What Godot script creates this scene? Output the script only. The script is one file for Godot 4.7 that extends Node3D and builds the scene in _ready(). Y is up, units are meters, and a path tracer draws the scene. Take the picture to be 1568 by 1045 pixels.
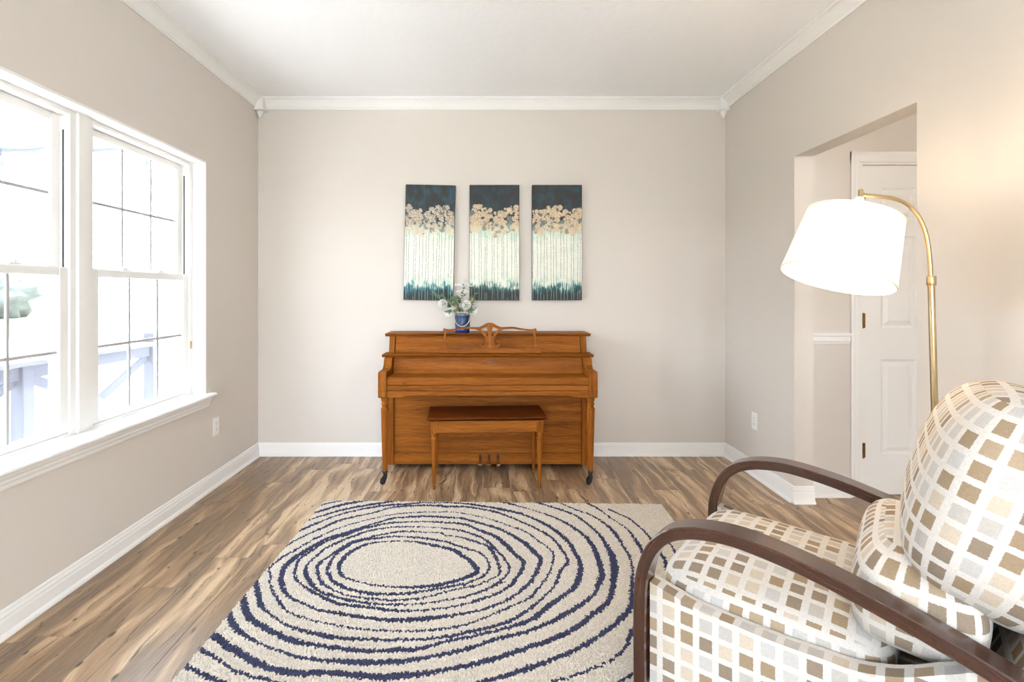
extends Node3D
# Sitting room: spinet piano on the back wall (z = 0), window on the left, opening to the hall on the right. Metres, y up.

const LW := -1.766      # inner face of the left wall
const RW := 1.826       # inner face of the right wall
const CH := 2.74        # ceiling height
const BACK := 6.4       # rear wall
const HX := 3.7         # far side of the hall
const EYE := Vector3(0, 1.254, 4.0)

var taken := {}
var M := {}
var rng := RandomNumberGenerator.new()

class MB:
	var v := PackedVector3Array()
	var n := PackedVector3Array()
	var u := PackedVector2Array()
	var x := Transform3D.IDENTITY
	var uo := Vector2.ZERO
	func t3(a: Vector3, b: Vector3, c: Vector3, na: Vector3, nb: Vector3, nc: Vector3, ua: Vector2, ub: Vector2, uc: Vector2) -> void:
		var A := x * a
		var B := x * b
		var C := x * c
		var Na := (x.basis * na).normalized()
		var Nb := (x.basis * nb).normalized()
		var Nc := (x.basis * nc).normalized()
		if (B - A).cross(C - A).dot(Na + Nb + Nc) > 0.0:
			v.append_array([A, C, B]); n.append_array([Na, Nc, Nb]); u.append_array([ua + uo, uc + uo, ub + uo])
		else:
			v.append_array([A, B, C]); n.append_array([Na, Nb, Nc]); u.append_array([ua + uo, ub + uo, uc + uo])
	func ft(a: Vector3, b: Vector3, c: Vector3, out: Vector3, g: int) -> void:
		var nn := (b - a).cross(c - a).normalized()
		if nn.dot(out) < 0.0:
			nn = -nn
		t3(a, b, c, nn, nn, nn, uvof(a, nn, g), uvof(b, nn, g), uvof(c, nn, g))
	func fq(a: Vector3, b: Vector3, c: Vector3, d: Vector3, out: Vector3, g: int) -> void:
		ft(a, b, c, out, g)
		ft(a, c, d, out, g)
	static func uvof(p: Vector3, nn: Vector3, g: int) -> Vector2:
		# metres, u along the grain axis g
		var ax := nn.abs().max_axis_index()
		if ax == g:
			return Vector2(p[(g + 1) % 3], p[(g + 2) % 3])
		var o := 3 - g - ax
		return Vector2(p[g], p[o])
	func box(c: Vector3, s: Vector3, bev := 0.0, g := 0) -> void:
		var h := s * 0.5
		var b: float = minf(bev, minf(h.x, minf(h.y, h.z)) * 0.9)
		if b <= 0.0:
			for ax in 3:
				for sg in [-1.0, 1.0]:
					var i := (ax + 1) % 3
					var j := (ax + 2) % 3
					var q := []
					for k in [[-1, -1], [1, -1], [1, 1], [-1, 1]]:
						var p := Vector3.ZERO
						p[ax] = h[ax] * sg; p[i] = h[i] * k[0]; p[j] = h[j] * k[1]
						q.append(c + p)
					var o := Vector3.ZERO
					o[ax] = sg
					fq(q[0], q[1], q[2], q[3], o, g)
			return
		for ax in 3:
			var i := (ax + 1) % 3
			var j := (ax + 2) % 3
			for sg in [-1.0, 1.0]:
				var q := []
				for k in [[-1, -1], [1, -1], [1, 1], [-1, 1]]:
					var p := Vector3.ZERO
					p[ax] = h[ax] * sg; p[i] = (h[i] - b) * k[0]; p[j] = (h[j] - b) * k[1]
					q.append(c + p)
				var o := Vector3.ZERO
				o[ax] = sg
				fq(q[0], q[1], q[2], q[3], o, g)
			# edges running along ax
			for si in [-1.0, 1.0]:
				for sj in [-1.0, 1.0]:
					var q2 := []
					for k in [[-1, 0], [1, 0], [1, 1], [-1, 1]]:
						var p := Vector3.ZERO
						p[ax] = (h[ax] - b) * k[0]
						p[i] = (h[i] - (b if k[1] == 1 else 0.0)) * si
						p[j] = (h[j] - (0.0 if k[1] == 1 else b)) * sj
						q2.append(c + p)
					var o2 := Vector3.ZERO
					o2[i] = si; o2[j] = sj
					fq(q2[0], q2[1], q2[2], q2[3], o2, g)
		for sx in [-1.0, 1.0]:
			for sy in [-1.0, 1.0]:
				for sz in [-1.0, 1.0]:
					var sv := Vector3(sx, sy, sz)
					var a := c + Vector3(h.x, h.y - b, h.z - b) * sv
					var d := c + Vector3(h.x - b, h.y, h.z - b) * sv
					var e := c + Vector3(h.x - b, h.y - b, h.z) * sv
					ft(a, d, e, sv, g)
	func mm(a: Vector3, b: Vector3, bev := 0.0, g := 0) -> void:   # box between two corners
		box((a + b) * 0.5, (b - a).abs(), bev, g)
	func prism(poly: PackedVector2Array, d0: float, d1: float, bev := 0.0, g := 0) -> void:
		# polygon in x,y, extruded along z from d0 to d1
		var pp := poly
		if Geometry2D.is_polygon_clockwise(pp):
			pp = pp.duplicate(); pp.reverse()
		var inner := pp
		if bev > 0.0:
			var off := Geometry2D.offset_polygon(pp, -bev, Geometry2D.JOIN_MITER)
			if off.size() == 1 and off[0].size() == pp.size():
				# match the start vertex
				var best := 0
				for k in pp.size():
					if off[0][k].distance_to(pp[0]) < off[0][best].distance_to(pp[0]):
						best = k
				inner = PackedVector2Array()
				for k in pp.size():
					inner.append(off[0][(best + k) % pp.size()])
				if Geometry2D.is_polygon_clockwise(inner) != Geometry2D.is_polygon_clockwise(pp):
					inner = pp
			if inner == pp:
				bev = 0.0
		var tri := Geometry2D.triangulate_polygon(inner)
		for z in [d0, d1]:
			var out := Vector3(0, 0, -1.0 if z == minf(d0, d1) else 1.0)
			for k in range(0, tri.size(), 3):
				var a := inner[tri[k]]
				var b := inner[tri[k + 1]]
				var c := inner[tri[k + 2]]
				ft(Vector3(a.x, a.y, z), Vector3(b.x, b.y, z), Vector3(c.x, c.y, z), out, g)
		var lo := minf(d0, d1) + bev
		var hi := maxf(d0, d1) - bev
		for k in pp.size():
			var a := pp[k]
			var b := pp[(k + 1) % pp.size()]
			var e := b - a
			var o := Vector3(e.y, -e.x, 0)
			fq(Vector3(a.x, a.y, lo), Vector3(b.x, b.y, lo), Vector3(b.x, b.y, hi), Vector3(a.x, a.y, hi), o, g)
			if bev > 0.0:
				var ai := inner[k]
				var bi := inner[(k + 1) % pp.size()]
				fq(Vector3(a.x, a.y, lo), Vector3(b.x, b.y, lo), Vector3(bi.x, bi.y, lo - bev), Vector3(ai.x, ai.y, lo - bev), o.normalized() + Vector3(0, 0, -1), g)
				fq(Vector3(a.x, a.y, hi), Vector3(b.x, b.y, hi), Vector3(bi.x, bi.y, hi + bev), Vector3(ai.x, ai.y, hi + bev), o.normalized() + Vector3(0, 0, 1), g)
	func grid(p: Array, cu: bool, cv: bool, uvs := []) -> void:
		# p[i][j] points; smooth normals; cu/cv: closed in i / j
		var ni := p.size()
		var nj: int = p[0].size()
		var nr := []
		for i in ni:
			var row := PackedVector3Array()
			for j in nj:
				var a: Vector3 = p[(i + 1) % ni if cu else mini(i + 1, ni - 1)][j] - p[(i - 1 + ni) % ni if cu else maxi(i - 1, 0)][j]
				var b: Vector3 = p[i][(j + 1) % nj if cv else mini(j + 1, nj - 1)] - p[i][(j - 1 + nj) % nj if cv else maxi(j - 1, 0)]
				row.append(a.cross(b).normalized())
			nr.append(row)
		# a pole (row collapsed to a point) takes the mean of its neighbours' normals
		for i in [0, ni - 1]:
			if not cu and p[i][0].distance_to(p[i][nj / 2]) < 1e-6:
				var m := Vector3.ZERO
				for j in nj:
					m += nr[1 if i == 0 else ni - 2][j]
				for j in nj:
					nr[i][j] = m.normalized()
		for i in (ni if cu else ni - 1):
			for j in (nj if cv else nj - 1):
				var i2 := (i + 1) % ni
				var j2 := (j + 1) % nj
				var ua := Vector2(i, j)
				var ub := Vector2(i + 1, j)
				var uc := Vector2(i + 1, j + 1)
				var ud := Vector2(i, j + 1)
				if uvs.size() > 0:
					ua = uvs[i][j]; ub = uvs[i + 1 if uvs.size() > ni else i2][j]; uc = uvs[i + 1 if uvs.size() > ni else i2][j + 1 if uvs[0].size() > nj else j2]; ud = uvs[i][j + 1 if uvs[0].size() > nj else j2]
				if p[i][j].distance_squared_to(p[i2][j]) > 1e-12:
					t3(p[i][j], p[i2][j], p[i2][j2], nr[i][j], nr[i2][j], nr[i2][j2], ua, ub, uc)
				if p[i][j2].distance_squared_to(p[i2][j2]) > 1e-12 or p[i][j].distance_squared_to(p[i][j2]) > 1e-12:
					t3(p[i][j], p[i2][j2], p[i][j2], nr[i][j], nr[i2][j2], nr[i][j2], ua, uc, ud)
	func lathe(prof: Array, seg := 24, flutes := 0, f0 := 0.0, f1 := 0.0, depth := 0.0) -> void:
		# prof: Vector2(radius, y); axis y through the origin of x
		var p := []
		var uv := []
		var last := 0.0
		for i in prof.size():
			var row := []
			var ur := []
			if i > 0:
				last += prof[i].distance_to(prof[i - 1])
			for j in seg + 1:
				var a := TAU * j / seg
				var r: float = prof[i].x
				if flutes > 0 and prof[i].y > f0 and prof[i].y < f1:
					r -= depth * absf(sin(a * flutes * 0.5))
				row.append(Vector3(cos(a) * r, prof[i].y, sin(a) * r))
				ur.append(Vector2(prof[i].y, a * 0.03))
			p.append(row); uv.append(ur)
		# normals must point outward: grid gives d/di x d/dj
		var m := p.size()
		for i in m - 1:
			for j in seg:
				var q := [p[i][j], p[i + 1][j], p[i + 1][j + 1], p[i][j + 1]]
				var nn := []
				for k in [[i, j], [i + 1, j], [i + 1, j + 1], [i, j + 1]]:
					var a2 = TAU * k[1] / seg
					var e: Vector2
					# slope of the profile at this ring, sharp where it bends hard
					var s1: Vector2 = (prof[i + 1] - prof[i]).normalized()
					e = s1
					var nb: int = k[0] - 1 if k[0] == i else k[0]
					if k[0] == i and i > 0:
						var s0: Vector2 = (prof[i] - prof[i - 1]).normalized()
						if s0.dot(s1) > 0.6:
							e = (s0 + s1).normalized()
					if k[0] == i + 1 and i + 2 < m:
						var s2: Vector2 = (prof[i + 2] - prof[i + 1]).normalized()
						if s2.dot(s1) > 0.6:
							e = (s1 + s2).normalized()
					var radial := Vector3(cos(a2), 0, sin(a2))
					nn.append((radial * e.y + Vector3(0, -e.x, 0)))
				if flutes > 0:
					var fn: Vector3 = (q[2] - q[0]).cross(q[3] - q[1])
					if fn.length() > 1e-12:
						fn = fn.normalized()
						if fn.dot(nn[0]) < 0.0:
							fn = -fn
						nn = [fn, fn, fn, fn]
				if q[0].distance_squared_to(q[3]) > 1e-14:
					t3(q[0], q[1] if q[1].distance_squared_to(q[2]) > 1e-14 else q[2], q[3], nn[0], nn[1], nn[3], uv[i][j], uv[i + 1][j], uv[i][j + 1])
				if q[1].distance_squared_to(q[2]) > 1e-14:
					t3(q[1], q[2], q[3], nn[1], nn[2], nn[3], uv[i + 1][j], uv[i + 1][j + 1], uv[i][j + 1])
	func tube(path: PackedVector3Array, rad, seg := 10, caps := true) -> void:
		# rad: number or array
		var p := []
		var uv := []
		var t0 := (path[1] - path[0]).normalized()
		var up := Vector3.UP if absf(t0.y) < 0.9 else Vector3.RIGHT
		var s := t0.cross(up).normalized()
		var l := 0.0
		for i in path.size():
			var t: Vector3
			if i == 0:
				t = t0
			elif i == path.size() - 1:
				t = (path[i] - path[i - 1]).normalized()
			else:
				t = ((path[i + 1] - path[i]).normalized() + (path[i] - path[i - 1]).normalized()).normalized()
			s = (s - t * s.dot(t)).normalized()
			var b := t.cross(s)
			var r: float = rad[i] if rad is Array else rad
			if i > 0:
				l += path[i].distance_to(path[i - 1])
			var row := []
			var ur := []
			for j in seg:
				var a := TAU * j / seg
				row.append(path[i] + (s * cos(a) + b * sin(a)) * r)
				ur.append(Vector2(l, float(j) / seg * r * TAU))
			ur.append(Vector2(l, r * TAU))
			p.append(row); uv.append(ur)
		for i in path.size() - 1:
			for j in seg:
				var j2 := (j + 1) % seg
				t3(p[i][j], p[i + 1][j], p[i + 1][j2], p[i][j] - path[i], p[i + 1][j] - path[i + 1], p[i + 1][j2] - path[i + 1], uv[i][j], uv[i + 1][j], uv[i + 1][j + 1])
				t3(p[i][j], p[i + 1][j2], p[i][j2], p[i][j] - path[i], p[i + 1][j2] - path[i + 1], p[i][j2] - path[i], uv[i][j], uv[i + 1][j + 1], uv[i][j + 1])
		if caps:
			for e in [0, path.size() - 1]:
				var o := (path[0] - path[1]) if e == 0 else (path[e] - path[e - 1])
				for j in seg:
					ft(path[e], p[e][j], p[e][(j + 1) % seg], o, 0)
	static func spw(a: float, e: float) -> float:
		return signf(a) * pow(absf(a), e)
	func cushion(c: Vector3, h: Vector3, e1: float, e2: float, boxed: bool, seg := 48, ring := 24, flat := 9.0) -> void:
		# stuffed superellipsoid. boxed: cloth laid flat on top and bottom and run round the border as a strip;
		# otherwise the cloth is drawn round the sides (arc length, arc length up)
		var p := []
		var uv := []
		var top := []
		for i in ring + 1:
			var la := -PI / 2 + PI * i / ring
			var row := []
			for j in seg + 1:
				var lo := PI * 2.0 * j / seg
				var cl := spw(cos(la), e1)
				var hy := h.y * spw(sin(la), 0.8) * (0.62 + 0.38 * (1.0 - cl * cl)) if boxed else h.y * spw(sin(la), e1)
				row.append(c + Vector3(h.x * cl * spw(cos(lo), e2), hy, h.z * cl * spw(sin(lo), e2)))
			p.append(row)
			uv.append([])
			top.append((boxed and absf(la) > 0.42) or absf(la) > flat)
		var eq: Array = p[ring / 2]
		for i in ring + 1:
			var arc := 0.0
			var up := 0.0
			for k in range(1, i + 1):
				up += p[k][0].distance_to(p[k - 1][0])
			for j in seg + 1:
				if j > 0:
					arc += eq[j].distance_to(eq[j - 1])
				uv[i].append(Vector2(arc, p[i][j].y if boxed else up))
		for i in ring:
			for j in seg:
				for k in [[[i, j], [i + 1, j], [i + 1, j + 1]], [[i, j], [i + 1, j + 1], [i, j + 1]]]:
					var P := []
					var N := []
					var U := []
					for w in k:
						var a: int = w[0]
						var d: int = w[1]
						var q: Vector3 = p[a][d] - c
						var nn: Vector3 = (p[mini(a + 1, ring)][d] - p[maxi(a - 1, 0)][d]).cross(p[a][(d + 1) % seg] - p[a][(d - 1 + seg) % seg])
						if nn.length() < 1e-10:
							nn = Vector3(0, q.y, 0)
						nn = nn.normalized()
						P.append(p[a][d]); N.append(-nn if nn.dot(q) < 0.0 else nn)
						U.append(Vector2(p[a][d].x, p[a][d].z) if top[i] and top[i + 1] else uv[a][d])
					if (P[1] - P[0]).cross(P[2] - P[0]).length_squared() < 1e-18:
						continue
					t3(P[0], P[1], P[2], N[0], N[1], N[2], U[0], U[1], U[2])
	func mesh() -> ArrayMesh:
		var a := []
		a.resize(Mesh.ARRAY_MAX)
		a[Mesh.ARRAY_VERTEX] = v; a[Mesh.ARRAY_NORMAL] = n; a[Mesh.ARRAY_TEX_UV] = u
		var m := ArrayMesh.new()
		m.add_surface_from_arrays(Mesh.PRIMITIVE_TRIANGLES, a)
		return m

func numbered(s: String) -> String:
	if not taken.has(s):
		taken[s] = 0
		return s
	taken[s] += 1
	return "%s_%03d" % [s, taken[s]]

func part(called: String, b, m: Material, parent: Node, lab := "") -> MeshInstance3D:
	var o := MeshInstance3D.new()
	o.name = called
	o.mesh = b.mesh() if b is MB else b
	o.material_override = m
	o.cast_shadow = GeometryInstance3D.SHADOW_CASTING_SETTING_ON
	parent.add_child(o, true)
	if lab != "":
		o.set_meta("label", lab)
	return o

func tag(o: Node, lab: String, cat: String, group := "") -> void:
	o.set_meta("label", lab); o.set_meta("category", cat)
	if group != "":
		o.set_meta("group", group)

func thing(called: String, lab: String, cat: String, at := Vector3.ZERO, turn := 0.0, group := "") -> Node3D:
	var o := Node3D.new()
	o.name = numbered(called)
	add_child(o)
	o.position = at; o.rotation.y = turn
	tag(o, lab, cat, group)
	return o

func shell(called: String, lab: String, cat: String) -> Node3D:
	var o := Node3D.new()
	o.name = called
	add_child(o)
	o.set_meta("kind", "structure")
	tag(o, lab, cat)
	return o

func struct(called: String, b: MB, m: Material, lab: String, cat: String) -> MeshInstance3D:
	var o := part(called, b, m, self)
	o.set_meta("kind", "structure")
	tag(o, lab, cat)
	return o

func mat(c: Color, rough := 0.6, metal := 0.0) -> StandardMaterial3D:
	var m := StandardMaterial3D.new()
	m.albedo_color = c; m.roughness = rough; m.metallic = metal
	return m

func C8(r: int, g: int, b: int) -> Color:
	return Color8(r, g, b)

func noise(s: int, f: float, oct := 3) -> FastNoiseLite:
	var z := FastNoiseLite.new()
	z.seed = s; z.frequency = f; z.noise_type = FastNoiseLite.TYPE_SIMPLEX_SMOOTH
	z.fractal_octaves = oct
	return z

func picture(w: int, h: int, bytes: PackedByteArray) -> ImageTexture:
	var im := Image.create_from_data(w, h, false, Image.FORMAT_RGB8, bytes)
	return ImageTexture.create_from_image(im)

func sm(a: float, b: float, t: float) -> float:
	return smoothstep(a, b, t)

func shown(c: Color, bytes: PackedByteArray, k: int) -> void:
	bytes[k] = clampi(int(c.r * 255.0), 0, 255); bytes[k + 1] = clampi(int(c.g * 255.0), 0, 255); bytes[k + 2] = clampi(int(c.b * 255.0), 0, 255)

# ---------------------------------------------------------------- materials

func wood_texture(w: int, h: int, sd: int, light: Color, mid: Color, dark: Color, cathedral: float, amp: float) -> ImageTexture:
	# grain along u; blends into itself at both edges
	var a := noise(sd, 1.0, 3)
	var b := noise(sd + 1, 1.0, 2)
	var by := PackedByteArray()
	by.resize(w * h * 3)
	for y in h:
		for x in w:
			var acc := 0.0
			var fx := float(x) / w
			var fy := float(y) / h
			var wx := sm(0.8, 1.0, fx)
			var wy := sm(0.8, 1.0, fy)
			var val := 0.0
			for ix in (2 if wx > 0.0 else 1):
				for iy in (2 if wy > 0.0 else 1):
					var px := fx - ix
					var py := fy - iy
					var warp := a.get_noise_2d(px * 3.0, py * 5.0)
					var rings := 0.5 + 0.5 * sin((py * 26.0 + warp * cathedral) * TAU)
					var fine := b.get_noise_2d(px * 14.0, py * 260.0)
					var broad := a.get_noise_2d(px * 1.5 + 40.0, py * 9.0)
					var k := (wx if ix == 1 else 1.0 - wx) * (wy if iy == 1 else 1.0 - wy)
					val += k * (0.5 + amp * (0.26 * (rings - 0.5) + 0.5 * fine + 0.55 * broad))
			var c := dark.lerp(mid, clampf(val * 2.0, 0, 1)).lerp(light, clampf(val * 2.0 - 1.0, 0, 1))
			shown(c, by, (y * w + x) * 3)
	return picture(w, h, by)

func plank_texture(sd: int, tone: float, bands: float) -> ImageTexture:
	# vinyl plank printed as hickory: cream sapwood, brown heartwood, dark mineral streaks and knots; length along v
	var w := 112
	var h := 760
	var r := RandomNumberGenerator.new()
	r.seed = sd
	var n1 := noise(sd, 1.0, 2)
	var n2 := noise(sd + 7, 1.0, 3)
	var knots := []
	for k in r.randi_range(1, 3):
		knots.append([r.randf_range(0.1, 0.9), r.randf_range(0.05, 0.95), r.randf_range(0.012, 0.03)])
	var cream := C8(210, 182, 147)
	var mid := C8(161, 131, 99)
	var grey := C8(130, 107, 84)
	var dark := C8(74, 55, 38)
	var by := PackedByteArray()
	by.resize(w * h * 3)
	for y in h:
		var fy := float(y) / h
		for x in w:
			var fx := float(x) / w
			# everything flows round the knots
			var qx := fx
			var kd := 0.0
			for k in knots:
				var dx: float = (fx - k[0]) * 0.18
				var dy: float = (fy - k[1]) * 1.22
				var dd := sqrt(dx * dx + dy * dy * 0.22)
				var inf := exp(-dd * dd / (k[2] * k[2] * 4.0))
				qx += signf(dx) * inf * 0.12
				kd = maxf(kd, 1.0 - sm(k[2] * 0.12, k[2] * 0.42, dd))
			var wv := n1.get_noise_2d(fy * 2.2, 5.0) * 0.13
			var s1 := n1.get_noise_2d((qx + wv) * bands, fy * 1.3)
			var s2 := n2.get_noise_2d((qx + wv) * 5.0 + 30.0, fy * 2.2)
			var fine := n2.get_noise_2d(qx * 34.0, fy * 9.0 + 60.0)
			var vein := n1.get_noise_2d((qx + wv * 0.8 + fine * 0.02) * 3.4 + 90.0, fy * 1.7)
			var c := mid.lerp(cream, 0.85 * sm(0.0, 0.5, s1 - tone))
			c = c.lerp(grey, 0.85 * sm(0.02, 0.4, -(s1 - tone) + s2 * 0.3))
			c = c.lerp(dark, 0.85 * (1.0 - sm(0.0, 0.045, absf(vein))) * sm(0.0, 0.3, s2 + 0.1))
			c = c.lerp(dark, 0.5 * sm(0.25, 0.5, s2) * sm(-0.1, 0.3, fine + 0.12))
			c = c.lerp(dark.darkened(0.2), kd * 0.9)
			c = c * (1.0 + fine * 0.16)
			shown(c, by, (y * w + x) * 3)
	return picture(w, h, by)

func cloth_texture() -> ImageTexture:
	# woven squares, ten by ten, 50 mm apart
	var cells := 10
	var per := 52
	var w := cells * per
	var pal := [C8(152, 134, 114), C8(180, 158, 130), C8(198, 190, 180), C8(212, 196, 174), C8(166, 143, 114), C8(205, 200, 194)]
	var r := RandomNumberGenerator.new()
	r.seed = 41
	var n1 := noise(3, 1.0, 2)
	var by := PackedByteArray()
	by.resize(w * w * 3)
	var colour := []
	for k in cells * cells:
		var c: Color = pal[(k * 7 + r.randi_range(0, 2) + (k / cells) * 3) % pal.size()]
		colour.append(c)
	for y in w:
		for x in w:
			var cx := x / per
			var cy := y / per
			var fx := float(x % per) / per
			var fy := float(y % per) / per
			var slub := n1.get_noise_2d(x * 0.9, y * 0.06) * 0.05 + n1.get_noise_2d(x * 0.05 + 90.0, y * 0.8) * 0.05
			var jit := n1.get_noise_2d(x * 0.3, y * 0.3 + 200.0) * 0.02
			var c := C8(205, 199, 191)
			if fx > 0.17 + jit and fx < 0.83 + jit and fy > 0.15 - jit and fy < 0.85 - jit:
				c = colour[cy * cells + cx] * 0.9
			c = c * (1.0 + slub)
			shown(c, by, (y * w + x) * 3)
	return picture(w, w, by)

func painting_texture(sd: int, teal: float, warm: Color, lace: float) -> ImageTexture:
	# abstract: night band, gilt blossom band, pale ground with thin upright stems, dark foot
	var w := 260
	var h := 600
	var r := RandomNumberGenerator.new()
	r.seed = sd
	var n1 := noise(sd, 1.0, 4)
	var n2 := noise(sd + 11, 1.0, 3)
	var night := C8(38, 42, 44)
	var blue := C8(38, 74, 88)
	var pale := C8(228, 228, 214)
	var mint := C8(184, 210, 188)
	var deep := C8(20, 92, 104).lerp(C8(44, 66, 54), 1.0 - teal)
	var black := C8(32, 36, 36)
	var silver := C8(128, 130, 126)
	var stems := []
	for k in 15:
		stems.append([(k + r.randf_range(0.15, 0.85)) / 15.0, r.randf_range(0.40, 0.5), r.randf_range(0.8, 0.99), r.randf_range(-0.02, 0.02), r.randf()])
	var bloom := []
	for k in 230:
		var bx := r.randf()
		bloom.append(Vector3(bx, r.randf_range(0.2, 0.42) + 0.025 * sin(bx * 9.0 + sd), r.randf_range(0.016, 0.06) * (1.0 if k < 190 else 0.55)))
	var by := PackedByteArray()
	by.resize(w * h * 3)
	var mask := PackedFloat32Array()
	mask.resize(w * h)
	var grey := PackedFloat32Array()
	grey.resize(w * h)
	for k in bloom.size():
		var b: Vector3 = bloom[k]
		var rad := b.z * w * 1.15
		for y in range(maxi(0, int(b.y * h - rad)), mini(h, int(b.y * h + rad) + 1)):
			for x in range(maxi(0, int(b.x * w - rad)), mini(w, int(b.x * w + rad) + 1)):
				var d := Vector2(x - b.x * w, y - b.y * h).length()
				var edge := rad * (0.85 + 0.35 * n2.get_noise_2d(x * 0.12, y * 0.12 + k * 3.0))
				if d < edge:
					if k % 6 == 0:
						grey[y * w + x] = 1.0
						mask[y * w + x] = 0.0
					else:
						mask[y * w + x] = 1.0 if n2.get_noise_2d(x * 0.22 + k, y * 0.22) > -0.32 + lace else mask[y * w + x] * 0.5
						grey[y * w + x] = 0.0
	for y in h:
		var fy := float(y) / h
		for x in w:
			var fx := float(x) / w
			var cl := n1.get_noise_2d(x * 0.016, y * 0.014)
			var st := n2.get_noise_2d(x * 0.11, y * 0.012 + 50.0)
			var c := pale.lerp(mint, clampf(-0.05 + cl * 0.6 + 0.7 * (1.0 - sm(0.38, 0.52, fy)) + 0.4 * sm(0.72, 0.86, fy), 0, 0.8))
			# upper night band
			var nb := 1.0 - sm(0.29, 0.42, fy + cl * 0.05)
			var nightc := night.lerp(blue, clampf((0.1 + cl * 1.5) * teal + 0.08, 0, 0.9)) * (1.0 + st * 0.12)
			c = c.lerp(nightc, nb)
			# foot
			var ft := sm(0.83, 0.965, fy + st * 0.05 + cl * 0.05)
			c = c.lerp(deep, sm(0.0, 0.55, ft) * 0.95)
			c = c.lerp(black, sm(0.55, 1.0, ft) * 0.85)
			for s in stems:
				var sx: float = s[0] + s[3] * (fy - 0.5) + 0.003 * sin(fy * 21.0 + s[4] * 9.0)
				if fy > s[1] - 0.05:
					var d := absf(fx - sx) * w
					var brk := n2.get_noise_2d(s[4] * 90.0, y * 0.09)
					if d < 1.0 and fy < s[2]:
						c = c.lerp(C8(74, 80, 72), 0.72 * sm(-0.6, -0.05, brk))
					elif d < 1.0 and fy >= s[2] - 0.06:
						c = c.lerp(C8(190, 200, 184), 0.75)
			if grey[y * w + x] > 0.5:
				c = c.lerp(silver, 0.72 + 0.3 * st)
			elif mask[y * w + x] > 0.6:
				c = warm * (1.0 + st * 0.06 + cl * 0.05)
			shown(c, by, (y * w + x) * 3)
	return picture(w, h, by)

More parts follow.
